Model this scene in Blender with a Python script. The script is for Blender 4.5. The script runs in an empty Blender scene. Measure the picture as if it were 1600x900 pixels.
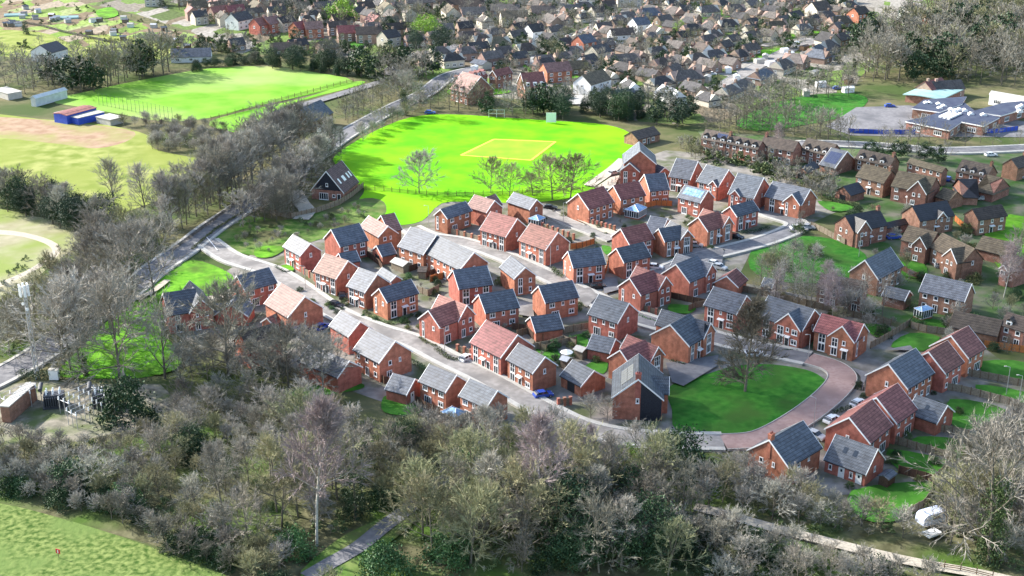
import bpy, math, random
import numpy as np
from mathutils import Vector, Matrix
S = bpy.context.scene
COL = S.collection
R = math.radians
rnd = random.Random(7)

# ---------------------------------------------------------------- camera
F_PX, PITCH, CAM_H = 2000.0, R(21.5), 120.0
cam = bpy.data.cameras.new("camera"); cam_ob = bpy.data.objects.new("camera", cam); COL.objects.link(cam_ob)
cam.sensor_width = 36.0; cam.lens = 36.0 * F_PX / 1600.0; cam.clip_start = 1.0; cam.clip_end = 20000.0
cam_ob.location = (0, 0, CAM_H); cam_ob.rotation_euler = (math.pi / 2 - PITCH, 0, 0)
S.camera = cam_ob
# ---------------------------------------------------------------- light
SUN_EL, SUN_AZ = R(30.0), R(154.0)            # azimuth measured from +x towards +y: the sun stands ahead and to the left
sun_dir = Vector((math.cos(SUN_AZ) * math.cos(SUN_EL), math.sin(SUN_AZ) * math.cos(SUN_EL), math.sin(SUN_EL)))
w = bpy.data.worlds.new("World"); S.world = w; w.use_nodes = True
nt = w.node_tree; bg = nt.nodes["Background"]
sky = nt.nodes.new("ShaderNodeTexSky"); sky.sky_type = 'NISHITA'; sky.sun_disc = False
sky.sun_elevation = SUN_EL; sky.sun_rotation = math.pi / 2 - SUN_AZ
sky.air_density = 1.2; sky.dust_density = 1.5; sky.ozone_density = 1.0
nt.links.new(sky.outputs[0], bg.inputs[0]); bg.inputs[1].default_value = 0.15
sl = bpy.data.lights.new("sun", 'SUN'); sl.energy = 5.0; sl.angle = R(0.5); sl.color = (1.0, 0.95, 0.86)
so = bpy.data.objects.new("sun", sl); COL.objects.link(so)
so.rotation_euler = sun_dir.to_track_quat('Z', 'Y').to_euler(); so.location = sun_dir * 500
S.view_settings.view_transform = 'Standard'; S.view_settings.look = 'None'
S.view_settings.exposure = 1.28; S.view_settings.gamma = 1.0
S.cycles.use_denoising = True
S.cycles.max_bounces = 5; S.cycles.diffuse_bounces = 2; S.cycles.glossy_bounces = 2; S.cycles.transparent_max_bounces = 24
S.cycles.volume_bounces = 0; S.cycles.sample_clamp_indirect = 4.0

# ---------------------------------------------------------------- pixel -> ground helpers (photo pixels, 1600x900)
cP, sP = math.cos(PITCH), math.sin(PITCH)
def at(px, py, z=0.0):
    dx = (px - 800) / F_PX; dy = -(py - 450) / F_PX
    d = Vector((dx, cP + dy * sP, -sP + dy * cP)); t = (CAM_H - z) / (-d.z)
    return Vector((d.x * t, d.y * t, z))
def proj(P):
    x, y, z = P[0], P[1], P[2] - CAM_H
    dep = y * cP - z * sP; up = y * sP + z * cP
    return (800 + F_PX * x / dep, 450 - F_PX * up / dep)
def mpp(px, py):                                # metres per pixel at that ground point
    p = at(px, py); return (p.y * cP + CAM_H * sP) / F_PX
REG = {'P': (0, 0, 1), 'R5': (400, 225, 4), 'R6': (800, 225, 4), 'R7': (1200, 225, 4), 'Q1': (0, 450, 4), 'Q2': (400, 450, 4), 'Q3': (800, 450, 4),
       'Q4': (1200, 450, 4), 'Q8': (1200, 675, 4), 'N1': (900, 200, 6.154), 'N2': (900, 500, 5.295), 'N3': (620, 380, 4.706),
       'N4': (940, 330, 4.706), 'N5': (1260, 360, 4.706), 'N6': (230, 400, 4.706), 'N7': (1150, 560, 3.556), 'N8': (1080, 170, 3.077),
       'M1': (340, 0, 5), 'M2': (640, 0, 6.154), 'M3': (880, 0, 6.154), 'M4': (1120, 0, 6.154), 'M5': (660, 60, 5.327), 'M6': (0, 0, 5),
       'M7': (0, 460, 3.75), 'M8': (1340, 100, 6.154)}
def RP(reg, q):
    x, y, s = REG[reg]; return (x + q[0] / s, y + q[1] / s)
def pts(s, reg='P'):
    return [RP(reg, tuple(float(c) for c in a.split(','))) for a in s.split()]
def fit_box(A, B, C, h):
    """ground frame (near corner, angle, lengths) of a right-angled box whose eaves run through three photo points"""
    Bw = np.array(at(*B, h)[:2]); Aw = np.array(at(*A, h)[:2]); Cw = np.array(at(*C, h)[:2])
    e = .05; pb = np.array(proj((*Bw, h)))
    J = np.array([(np.array(proj((Bw[0] + e, Bw[1], h))) - pb) / e, (np.array(proj((Bw[0], Bw[1] + e, h))) - pb) / e]).T
    G = J.T @ J; a = Aw - Bw; c = Cw - Bw; best = None
    for th in np.radians(np.arange(-20, 100, 1.0)):
        u = np.array([math.cos(th), math.sin(th)]); v = np.array([-u[1], u[0]])
        U = u @ G @ c / (u @ G @ u); V = v @ G @ a / (v @ G @ v)
        r = c - U * u; q = a - V * v; E = r @ G @ r + q @ G @ q
        if best is None or E < best[0]: best = (E, th, U, V)
    return Vector((Bw[0], Bw[1], 0)), best[1], best[2], best[3]

# ---------------------------------------------------------------- object helpers
class MB:
    def __init__(s): s.v = []; s.f = []
    def face(s, P):
        n = len(s.v); s.v.extend([tuple(p) for p in P]); s.f.append(tuple(range(n, n + len(P))))
    def box(s, x0, x1, y0, y1, z0, z1):
        n = len(s.v)
        s.v += [(x0, y0, z0), (x1, y0, z0), (x1, y1, z0), (x0, y1, z0), (x0, y0, z1), (x1, y0, z1), (x1, y1, z1), (x0, y1, z1)]
        s.f += [tuple(n + i for i in q) for q in ((0, 3, 2, 1), (4, 5, 6, 7), (0, 1, 5, 4), (1, 2, 6, 5), (2, 3, 7, 6), (3, 0, 4, 7))]
    def prism(s, poly, axis, a, b):
        """poly: list of (p,q); axis 'x': poly in (y,z), extruded x a..b; 'y': poly in (x,z); 'z': poly in (x,y)"""
        def P(p, t):
            return (t, p[0], p[1]) if axis == 'x' else (p[0], t, p[1]) if axis == 'y' else (p[0], p[1], t)
        n = len(s.v); k = len(poly)
        s.v += [P(p, a) for p in poly] + [P(p, b) for p in poly]
        s.f.append(tuple(n + i for i in range(k))); s.f.append(tuple(n + k + i for i in reversed(range(k))))
        for i in range(k):
            j = (i + 1) % k; s.f.append((n + i, n + k + i, n + k + j, n + j))
    def tube(s, p, q, r0, r1, n=6, cap=False):
        p = Vector(p); q = Vector(q); d = (q - p)
        if d.length < 1e-6: return
        d.normalize(); a = d.orthogonal().normalized(); b = d.cross(a); k = len(s.v)
        for c, r in ((p, r0), (q, r1)):
            for i in range(n):
                t = 2 * math.pi * i / n; s.v.append(tuple(c + a * (r * math.cos(t)) + b * (r * math.sin(t))))
        for i in range(n):
            j = (i + 1) % n; s.f.append((k + i, k + j, k + n + j, k + n + i))
        if cap: s.f.append(tuple(k + n + i for i in range(n))); s.f.append(tuple(k + i for i in reversed(range(n))))
    def mesh(s, name, mat, smooth=False):
        m = bpy.data.meshes.new(name); m.from_pydata(s.v, [], s.f)
        m.materials.append(mat)
        if smooth: m.polygons.foreach_set('use_smooth', [True] * len(m.polygons))
        m.update(); return m
    def build(s, name, mat, parent=None, smooth=False, fixn=True):
        m = s.mesh(name, mat, smooth)
        if fixn:
            import bmesh
            b = bmesh.new(); b.from_mesh(m); bmesh.ops.recalc_face_normals(b, faces=b.faces); b.to_mesh(m); b.free()
        return link(name, m, parent)
def link(name, data, parent=None, loc=(0, 0, 0), rz=0.0, sc=None):
    o = bpy.data.objects.new(name, data); COL.objects.link(o); o.location = loc; o.rotation_euler = (0, 0, rz)
    if sc: o.scale = sc if not isinstance(sc, (int, float)) else (sc, sc, sc)
    if parent: o.parent = parent
    return o
def tag(o, label, cat, group=None, kind=None):
    o['label'] = label
    if cat: o['category'] = cat
    if group: o['group'] = group
    if kind: o['kind'] = kind
    return o
def thing(name, label, cat, loc, rz=0.0, group=None):
    return tag(link(name, None, None, loc, rz), label, cat, group)
ONES = ['zeroth', 'first', 'second', 'third', 'fourth', 'fifth', 'sixth', 'seventh', 'eighth', 'ninth', 'tenth', 'eleventh', 'twelfth',
        'thirteenth', 'fourteenth', 'fifteenth', 'sixteenth', 'seventeenth', 'eighteenth', 'nineteenth']
TENS = ['', '', 'twent', 'thirt', 'fort', 'fift', 'sixt', 'sevent', 'eight', 'ninet']
CARD = ['', 'first', 'second', 'third', 'fourth', 'fifth', 'sixth', 'seventh', 'eighth', 'ninth']
def ordinal(n):
    if n < 20: return ONES[n]
    t, o = divmod(n, 10)
    return TENS[t] + ('ieth' if o == 0 else 'y-' + CARD[o])
def number_off(items, where):
    """items: (px, object, look); singles each one out by its look, then by its order from the left"""
    by = {}
    for px, o, look in items: by.setdefault(look, []).append((px, o))
    for look, L in by.items():
        L.sort(key=lambda a: a[0])
        for i, (px, o) in enumerate(L):
            if len(L) == 1: o['label'] = f"{look} {where}, the only one there"
            elif i == 0: o['label'] = f"leftmost {look} {where}"
            elif i == len(L) - 1: o['label'] = f"rightmost {look} {where}"
            else: o['label'] = f"{look} {where}, {ordinal(i + 1)} from the left"

# ---------------------------------------------------------------- materials
def nodes_of(name):
    m = bpy.data.materials.new(name); m.use_nodes = True
    t = m.node_tree; return m, t, t.nodes["Principled BSDF"]
def N(t, typ, **kw):
    n = t.nodes.new(typ)
    for k, v in kw.items(): setattr(n, k, v)
    return n
def mat(name, c1, c2=None, scale=1.0, rough=0.8, spec=0.3, bump=0.0, orand=0.0, c3=None, scale2=None, detail=5.0, metal=0.0, coords='Object', lo=.35, hi=.65, hue=0.0, trans=0.0):
    m, t, p = nodes_of(name)
    p.inputs['Roughness'].default_value = rough; p.inputs['Specular IOR Level'].default_value = spec; p.inputs['Metallic'].default_value = metal
    if c2 is None and orand == 0 and not bump:
        p.inputs['Base Color'].default_value = (*c1, 1); return m
    tc = N(t, 'ShaderNodeTexCoord'); nz = N(t, 'ShaderNodeTexNoise'); nz.inputs['Scale'].default_value = scale; nz.inputs['Detail'].default_value = detail
    t.links.new(tc.outputs[coords], nz.inputs['Vector'])
    cr = N(t, 'ShaderNodeValToRGB'); cr.color_ramp.elements[0].position = lo; cr.color_ramp.elements[1].position = hi
    cr.color_ramp.elements[0].color = (*c1, 1); cr.color_ramp.elements[1].color = (*(c2 or c1), 1)
    t.links.new(nz.outputs['Fac'], cr.inputs['Fac']); out = cr.outputs['Color']
    if c3:
        n2 = N(t, 'ShaderNodeTexNoise'); n2.inputs['Scale'].default_value = scale2 or scale * .2; n2.inputs['Detail'].default_value = 4
        t.links.new(tc.outputs[coords], n2.inputs['Vector'])
        r2 = N(t, 'ShaderNodeValToRGB'); r2.color_ramp.elements[0].position = .45; r2.color_ramp.elements[1].position = .65
        t.links.new(n2.outputs['Fac'], r2.inputs['Fac'])
        mx = N(t, 'ShaderNodeMix', data_type='RGBA'); t.links.new(r2.outputs['Color'], mx.inputs[0]); t.links.new(out, mx.inputs[6]); mx.inputs[7].default_value = (*c3, 1)
        out = mx.outputs[2]
    if orand:
        oi = N(t, 'ShaderNodeObjectInfo'); mr = N(t, 'ShaderNodeMapRange'); mr.inputs[3].default_value = 1 - orand; mr.inputs[4].default_value = 1 + orand
        t.links.new(oi.outputs['Random'], mr.inputs[0])
        hs = N(t, 'ShaderNodeHueSaturation'); t.links.new(mr.outputs[0], hs.inputs['Value']); t.links.new(out, hs.inputs['Color'])
        if hue:
            m2 = N(t, 'ShaderNodeMath', operation='MULTIPLY'); m2.inputs[1].default_value = 7.31; fr = N(t, 'ShaderNodeMath', operation='FRACT')
            t.links.new(oi.outputs['Random'], m2.inputs[0]); t.links.new(m2.outputs[0], fr.inputs[0])
            m3 = N(t, 'ShaderNodeMapRange'); m3.inputs[3].default_value = .5 - hue; m3.inputs[4].default_value = .5 + hue
            t.links.new(fr.outputs[0], m3.inputs[0]); t.links.new(m3.outputs[0], hs.inputs['Hue'])
        out = hs.outputs['Color']
    t.links.new(out, p.inputs['Base Color'])
    if bump:
        b = N(t, 'ShaderNodeBump'); b.inputs['Strength'].default_value = bump; b.inputs['Distance'].default_value = .3
        t.links.new(nz.outputs['Fac'], b.inputs['Height']); t.links.new(b.outputs['Normal'], p.inputs['Normal'])
    if trans:
        tr = N(t, 'ShaderNodeBsdfTranslucent'); t.links.new(out, tr.inputs['Color']); ms = N(t, 'ShaderNodeMixShader'); ms.inputs[0].default_value = trans
        o = t.nodes['Material Output']; t.links.new(p.outputs[0], ms.inputs[1]); t.links.new(tr.outputs[0], ms.inputs[2]); t.links.new(ms.outputs[0], o.inputs['Surface'])
    return m
def coursed(name, c1, c2, row, col_w, rough, spec, orand=.1, mortar=None, bumpd=.02, axis='brick'):
    """brick courses or roof tiles: rows of blocks along the object's height, mottled over that"""
    m, t, p = nodes_of(name)
    p.inputs['Roughness'].default_value = rough; p.inputs['Specular IOR Level'].default_value = spec
    tc = N(t, 'ShaderNodeTexCoord'); sx = N(t, 'ShaderNodeSeparateXYZ'); t.links.new(tc.outputs['Object'], sx.inputs[0])
    ad = N(t, 'ShaderNodeMath', operation='ADD'); t.links.new(sx.outputs[0], ad.inputs[0]); t.links.new(sx.outputs[1], ad.inputs[1])
    cx = N(t, 'ShaderNodeCombineXYZ'); t.links.new(ad.outputs[0], cx.inputs[0]); t.links.new(sx.outputs[2], cx.inputs[1])
    br = N(t, 'ShaderNodeTexBrick'); br.inputs['Scale'].default_value = 1.0; br.inputs['Brick Width'].default_value = col_w; br.inputs['Row Height'].default_value = row
    br.inputs['Mortar Size'].default_value = row * .1; br.inputs['Color1'].default_value = (*c1, 1); br.inputs['Color2'].default_value = (*c2, 1)
    br.inputs['Mortar'].default_value = (*(mortar or [c * .4 for c in c1]), 1); t.links.new(cx.outputs[0], br.inputs['Vector'])
    nz = N(t, 'ShaderNodeTexNoise'); nz.inputs['Scale'].default_value = .9; nz.inputs['Detail'].default_value = 6; t.links.new(tc.outputs['Object'], nz.inputs['Vector'])
    mr = N(t, 'ShaderNodeMapRange'); mr.inputs[1].default_value = .3; mr.inputs[2].default_value = .7; mr.inputs[3].default_value = .66; mr.inputs[4].default_value = 1.26
    t.links.new(nz.outputs['Fac'], mr.inputs[0])
    oi = N(t, 'ShaderNodeObjectInfo'); m2 = N(t, 'ShaderNodeMapRange'); m2.inputs[3].default_value = 1 - orand; m2.inputs[4].default_value = 1 + orand
    t.links.new(oi.outputs['Random'], m2.inputs[0]); mu = N(t, 'ShaderNodeMath', operation='MULTIPLY'); t.links.new(mr.outputs[0], mu.inputs[0]); t.links.new(m2.outputs[0], mu.inputs[1])
    hs = N(t, 'ShaderNodeHueSaturation'); ms = N(t, 'ShaderNodeMath', operation='MULTIPLY'); ms.inputs[1].default_value = 5.77; fs = N(t, 'ShaderNodeMath', operation='FRACT'); t.links.new(oi.outputs['Random'], ms.inputs[0]); t.links.new(ms.outputs[0], fs.inputs[0])
    hm_ = N(t, 'ShaderNodeMapRange'); hm_.inputs[3].default_value = .49; hm_.inputs[4].default_value = .513; t.links.new(fs.outputs[0], hm_.inputs[0]); t.links.new(hm_.outputs[0], hs.inputs['Hue']); t.links.new(br.outputs['Color'], hs.inputs['Color']); t.links.new(mu.outputs[0], hs.inputs['Value'])
    t.links.new(hs.outputs['Color'], p.inputs['Base Color'])
    if row < .2: return m      # brick courses are too fine to read as relief at this range
    b = N(t, 'ShaderNodeBump'); b.inputs['Strength'].default_value = .15; b.inputs['Distance'].default_value = bumpd
    t.links.new(br.outputs['Fac'], b.inputs['Height']); b.invert = True; t.links.new(b.outputs['Normal'], p.inputs['Normal'])
    return m
M = {}
M['brick'] = coursed('red_brick', (.43, .15, .10), (.35, .115, .08), .075, .22, .85, .2, .16, (.40, .2, .15))
M['oldbrick'] = coursed('old_brick', (.28, .125, .088), (.21, .095, .07), .075, .22, .88, .2, .2, (.34, .25, .2))
M['slate'] = coursed('slate_tiles', (.135, .15, .18), (.095, .11, .14), .42, .4, .58, .3, .16, bumpd=.05)
M['darkslate'] = coursed('black_slate', (.035, .034, .04), (.025, .025, .03), .42, .4, .5, .5, .2, bumpd=.05)
M['tile'] = coursed('red_brown_tiles', (.31, .125, .112), (.225, .088, .082), .42, .4, .6, .22, .15, bumpd=.05)
M['paletile'] = coursed('pale_rosy_tiles', (.32, .19, .165), (.25, .145, .125), .42, .4, .6, .22, .12, bumpd=.05)
M['purpletile'] = coursed('purple_brown_tiles', (.15, .095, .105), (.115, .07, .08), .42, .4, .6, .22, .1, bumpd=.05)
M['greytile'] = coursed('grey_brown_tiles', (.17, .15, .14), (.125, .11, .105), .4, .4, .8, .25, .25, bumpd=.05)
M['oldtile'] = coursed('old_brown_tiles', (.115, .09, .075), (.08, .066, .06), .4, .4, .75, .3, .25, bumpd=.05)
M['tantile'] = coursed('mossy_tan_tiles', (.17, .14, .095), (.12, .10, .075), .4, .4, .8, .3, .2, bumpd=.05)
M['farbrick'] = mat('weathered_far_brick', (.25, .175, .145), (.33, .24, .2), .8, .9, .15, 0, .25, hue=.015)
M['render'] = mat('cream_render', (.46, .42, .35), (.55, .51, .44), 1.5, .9, .2, 0, .12)
M['whiterender'] = mat('white_render', (.7, .71, .72), (.8, .8, .8), 1.5, .8, .2, 0, .06)
M['white'] = mat('white_plastic', (.78, .79, .8), (.83, .83, .83), 3, .4, .5)
M['glass'] = mat('window_glass', (.02, .028, .04), None, rough=.06, spec=.8)
M['blueglass'] = mat('blue_roof_glass', (.12, .25, .5), (.3, .45, .62), 1.2, .12, .7)
M['solar'] = mat('solar_cells', (.03, .04, .09), (.05, .065, .12), 2, .15, .8)
M['doordark'] = mat('dark_door', (.03, .035, .04), None, rough=.4)
M['gutter'] = mat('black_gutter', (.03, .03, .035), None, rough=.5)
M['blackboard'] = mat('black_boarding', (.018, .02, .03), (.03, .033, .045), 4, .6, .3)
M['asphalt'] = mat('asphalt', (.15, .148, .16), (.215, .21, .218), .8, .9, .25, 0, 0, (.115, .115, .125), .12, 9)
M['paleroad'] = mat('pale_block_paving', (.225, .21, .2), (.31, .292, .28), .9, .9, .25, 0, 0, (.17, .16, .155), .15, 9)
M['brickpave'] = mat('red_block_paving', (.31, .205, .185), (.385, .27, .245), 1.2, .9, .25, 0, 0, (.26, .175, .16), .15)
M['kerb'] = mat('kerb_stone', (.4, .39, .37), (.46, .45, .43), 1, .9)
M['concrete'] = mat('concrete', (.36, .35, .33), (.44, .43, .4), .8, .9)
M['gravel'] = mat('pale_gravel', (.36, .32, .27), (.46, .42, .35), 2.5, .95, .1, .3)
M['fence'] = mat('weathered_fence_boards', (.17, .14, .105), (.25, .21, .16), 3, .9, .15, 0, .2)
M['orangefence'] = mat('new_orange_fence_boards', (.42, .14, .05), (.5, .19, .07), 3, .9, .15, 0, .1)
M['darkfence'] = mat('dark_brown_fence_boards', (.075, .045, .035), (.1, .065, .05), 3, .9, .15, 0, .1)
M['metal'] = mat('galvanised_steel', (.42, .43, .45), (.5, .51, .53), 3, .45, .5, metal=.6)
M['darkmetal'] = mat('dark_painted_steel', (.045, .05, .065), (.07, .075, .09), 3, .5, .5)
M['rubber'] = mat('tyre_rubber', (.015, .015, .016), None, rough=.8)
M['bluepaint'] = mat('blue_container_paint', (.025, .07, .42), (.035, .09, .5), 1, .6, .4)
M['redsign'] = mat('red_sign_paint', (.6, .03, .05), None, rough=.5)
M['yellow'] = mat('yellow_panel', (.75, .5, .05), None, rough=.6)
M['teal'] = mat('verdigris_roof', (.22, .36, .36), (.3, .44, .43), .3, .6, .3)
M['bluefelt'] = mat('blue_grey_flat_roof', (.045, .055, .095), (.065, .08, .12), .3, .85, .15)
M['polytunnel'] = mat('polytunnel_film', (.5, .52, .52), (.62, .64, .64), .6, .35, .5)
M['wood'] = mat('brown_timber', (.12, .08, .05), (.17, .11, .07), 2, .9)
# grass, soil
M['rough'] = mat('rough_ground', (.095, .10, .045), (.15, .135, .075), .18, .95, .1, .5, 0, (.055, .085, .025), .035, 8)
def plots(name, cols, scale, rough=.95):
    m, t, p = nodes_of(name); p.inputs['Roughness'].default_value = rough; p.inputs['Specular IOR Level'].default_value = .1
    tc = N(t, 'ShaderNodeTexCoord'); mp = N(t, 'ShaderNodeMapping'); mp.inputs['Rotation'].default_value = (0, 0, .6); mp.inputs['Scale'].default_value = (1, .45, 1); t.links.new(tc.outputs['Object'], mp.inputs[0])
    v = N(t, 'ShaderNodeTexVoronoi', distance='CHEBYCHEV'); v.inputs['Scale'].default_value = scale; t.links.new(mp.outputs[0], v.inputs['Vector'])
    s = N(t, 'ShaderNodeSeparateColor'); t.links.new(v.outputs['Color'], s.inputs[0]); cr = N(t, 'ShaderNodeValToRGB'); cr.color_ramp.interpolation = 'CONSTANT'; e = cr.color_ramp.elements
    while len(e) < len(cols): e.new(.5)
    for i, c in enumerate(cols): e[i].position = i / len(cols); e[i].color = (*c, 1)
    t.links.new(s.outputs[0], cr.inputs[0]); nz = N(t, 'ShaderNodeTexNoise'); nz.inputs['Scale'].default_value = .5; nz.inputs['Detail'].default_value = 8; t.links.new(tc.outputs['Object'], nz.inputs['Vector'])
    mr = N(t, 'ShaderNodeMapRange'); mr.inputs[1].default_value = .3; mr.inputs[2].default_value = .7; mr.inputs[3].default_value = .55; mr.inputs[4].default_value = 1.35; t.links.new(nz.outputs[0], mr.inputs[0])
    hs = N(t, 'ShaderNodeHueSaturation'); t.links.new(cr.outputs[0], hs.inputs['Color']); t.links.new(mr.outputs[0], hs.inputs['Value']); t.links.new(hs.outputs[0], p.inputs['Base Color']); return m
M['allotment'] = plots('allotment_plots', [(.16, .25, .045), (.2, .15, .10), (.22, .30, .08), (.30, .25, .19), (.12, .18, .04), (.26, .30, .13), (.17, .13, .085)], .11)
M['town'] = plots('garden_plots', [(.11, .16, .045), (.2, .18, .15), (.085, .12, .04), (.26, .24, .21), (.13, .2, .05), (.16, .13, .09), (.30, .28, .25), (.10, .13, .05)], .075)
M['garden'] = mat('mixed_garden_ground', (.05, .12, .026), (.165, .155, .115), .16, .95, .1, .3, 0, (.045, .085, .025), .09, 9)
M['farslate'] = coursed('weathered_dark_roof', (.095, .092, .095), (.07, .068, .072), .42, .4, .8, .25, .25, bumpd=.05)
M['compound'] = mat('stony_compound_ground', (.13, .125, .095), (.30, .27, .22), .5, .95, .1, .4, 0, (.10, .13, .05), .16, 9)
M['roughverge'] = mat('rough_shrubby_grass', (.055, .14, .018), (.15, .20, .06), .35, .95, .1, .5, 0, (.10, .10, .045), .12, 9)
M['wood_floor'] = mat('woodland_floor', (.06, .06, .03), (.15, .145, .08), .4, .95, .1, .6, 0, (.06, .11, .02), .07, 9)
M['yard'] = mat('estate_ground', (.16, .15, .135), (.27, .25, .23), .3, .95, .1, .2, 0, (.09, .105, .05), .12, 7)
M['neon'] = mat('mown_cricket_grass', (.085, .34, .003), (.165, .47, .004), .10, .9, .1, .3, 0, (.20, .45, .006), .025, 12)
M['lime'] = mat('pitch_grass', (.11, .30, .015), (.19, .38, .04), .08, .9, .1, .3, 0, (.30, .36, .13), .014, 11)
M['verge'] = mat('verge_grass', (.075, .24, .012), (.15, .36, .025), .5, .9, .1, .5, 0, (.07, .13, .02), .10, 9)  # dark tone puts dappled tree shade and uneven growth into the colour
M['lawn'] = mat('lawn_grass', (.045, .17, .018), (.075, .22, .03), .5, .9, .1, .3, 0, (.035, .11, .016), .13, 8)
M['greengrass'] = mat('green_grass', (.022, .125, .014), (.055, .20, .025), .5, .9, .1, .5, 0, (.05, .12, .022), .10, 10)
M['meadow'] = mat('meadow_grass', (.155, .205, .035), (.29, .31, .10), .16, .95, .1, .6, 0, (.21, .25, .055), .03, 12, lo=.38, hi=.62)
M['stubble'] = mat('stubble_field', (.26, .245, .15), (.35, .325, .235), .2, .95, .1, .4, 0, (.20, .25, .07), .04, 10)
M['ploughed'] = mat('bare_soil', (.27, .175, .115), (.36, .26, .18), .25, .95, .1, .4, 0, (.25, .255, .09), .05, 10)
M['tussock'] = mat('tussock_grass', (.04, .085, .014), (.19, .24, .075), 1.0, .95, .1, .5, 0, (.12, .18, .05), .09, 13, lo=.36, hi=.64)
M['bed'] = mat('bare_flower_bed', (.12, .09, .06), (.2, .15, .1), .8, .95)
M['square'] = mat('cricket_square', (.17, .44, .006), (.25, .46, .012), .15, .9)
M['squareline'] = mat('rope_line', (.6, .33, .06), None, rough=.9)
# plants
M['bark'] = mat('grey_bark', (.13, .115, .09), (.2, .18, .145), 2.5, .9, .15, 0, .25)
M['twig'] = mat('bare_twigs', (.265, .25, .215), (.40, .38, .335), .6, .9, .15, 0, .3, hue=.025)
M['darktwig'] = mat('dark_twigs', (.17, .158, .13), (.28, .26, .215), .6, .9, .15, 0, .3, hue=.025)
M['olivetwig'] = mat('olive_twigs', (.20, .20, .115), (.33, .32, .19), .6, .9, .15, 0, .3, hue=.025)
M['blacktwig'] = mat('dense_dark_twigs', (.11, .098, .077), (.19, .168, .13), .6, .9, .15, 0, .1)
M['birchbark'] = mat('white_birch_bark', (.36, .34, .31), (.5, .48, .44), 3, .8, .2)
M['birchtwig'] = mat('purple_birch_twigs', (.27, .215, .215), (.38, .32, .32), .6, .9, .15, 0, .15)
M['ivy'] = mat('ivy_leaves', (.022, .045, .014), (.06, .095, .03), .9, .55, .35, 0, .25)
M['evergreen'] = mat('evergreen_leaves', (.016, .045, .018), (.045, .085, .034), .7, .6, .3, 0, .3, hue=.015)
M['pine'] = mat('pine_needles', (.018, .042, .026), (.045, .08, .045), .7, .65, .3, 0, .25)
M['bush'] = mat('bush_leaves', (.07, .105, .04), (.17, .205, .085), .9, .7, .2, 0, .4, hue=.03)
M['laurel'] = mat('glossy_laurel_leaves', (.035, .10, .03), (.1, .2, .07), 1.0, .55, .3, 0, .25)
M['brightleaf'] = mat('bright_yellow_green_leaves', (.13, .27, .02), (.24, .38, .04), .8, .6, .3, 0, .1)
# ---------------------------------------------------------------- ground, fields, roads
Z = [0.0]
def smooth_loop(P, n=3):
    out = []; k = len(P)
    for i in range(k):
        p0, p1, p2, p3 = P[i - 1], P[i], P[(i + 1) % k], P[(i + 2) % k]
        for j in range(n):
            t = j / n
            out.append(0.5 * ((2 * p1) + (p2 - p0) * t + (2 * p0 - 5 * p1 + 4 * p2 - p3) * t * t + (3 * p1 - p0 - 3 * p2 + p3) * t ** 3))
    return out
def patch(name, s, m, label, smooth=True, reg='P', dz=.006):
    Z[0] += dz
    P = [at(*q) for q in pts(s, reg)]
    if smooth: P = smooth_loop(P)
    b = MB(); b.face([(p.x, p.y, Z[0]) for p in P]); o = b.build(name, M[m], fixn=False)
    if o.data.polygons[0].normal.z < 0: o.data.flip_normals()
    return tag(o, label, name.replace('_', ' '), kind='structure')
def smooth_line(P, n=5):
    out = []
    for i in range(len(P) - 1):
        p0, p1, p2, p3 = P[max(i - 1, 0)], P[i], P[i + 1], P[min(i + 2, len(P) - 1)]
        for j in range(n):
            t = j / n
            out.append(0.5 * ((2 * p1) + (p2 - p0) * t + (2 * p0 - 5 * p1 + 4 * p2 - p3) * t * t + (3 * p1 - p0 - 3 * p2 + p3) * t ** 3))
    out.append(P[-1]); return out
def ribbon(name, P, wd, m, z, label, off=0.0, lift=None):
    b = MB(); L = []
    for i, p in enumerate(P):
        d = (P[min(i + 1, len(P) - 1)] - P[max(i - 1, 0)]); d.z = 0; d.normalize(); n = Vector((-d.y, d.x, 0))
        L.append((p + n * (off + wd / 2), p + n * (off - wd / 2)))
    for i in range(len(L) - 1):
        a, c = L[i], L[i + 1]
        if lift:   # a raised strip with a real step
            for q in ((0, 1),):
                b.face([(a[0].x, a[0].y, lift), (a[1].x, a[1].y, lift), (c[1].x, c[1].y, lift), (c[0].x, c[0].y, lift)])
                b.face([(a[0].x, a[0].y, lift), (c[0].x, c[0].y, lift), (c[0].x, c[0].y, 0), (a[0].x, a[0].y, 0)])
                b.face([(a[1].x, a[1].y, 0), (c[1].x, c[1].y, 0), (c[1].x, c[1].y, lift), (a[1].x, a[1].y, lift)])
        else: b.face([(a[0].x, a[0].y, z), (a[1].x, a[1].y, z), (c[1].x, c[1].y, z), (c[0].x, c[0].y, z)])
    o = b.build(name, M[m], fixn=bool(lift))
    if not lift and o.data.polygons[0].normal.z < 0: o.data.flip_normals()
    return tag(o, label, name.replace('_', ' '), kind='structure')
def road(s, wd, m, label, kerb=True, pave=0.0, reg='P', name='road'):
    Z[0] += .008; P = smooth_line([at(*q) for q in pts(s, reg)])
    if pave:
        for sg in (-1, 1):
            ribbon('pavement', P, pave, 'concrete', 0, 'grey raised pavement beside the ' + label, off=sg * (wd / 2 + .15 + pave / 2), lift=Z[0] + .11)
    if kerb:
        for sg in (-1, 1): ribbon('kerb', P, .15, 'kerb', 0, 'pale kerb edging the ' + label, off=sg * (wd / 2 + .075), lift=Z[0] + .12)
    return ribbon(name, P, wd, m, Z[0], label)
g = MB(); g.face([(-7000, -600, 0), (7000, -600, 0), (7000, 12000, 0), (-7000, 12000, 0)])
tag(g.build('ground', M['rough'], fixn=False), 'rough olive and brown ground under everything', 'ground', kind='structure')
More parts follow.
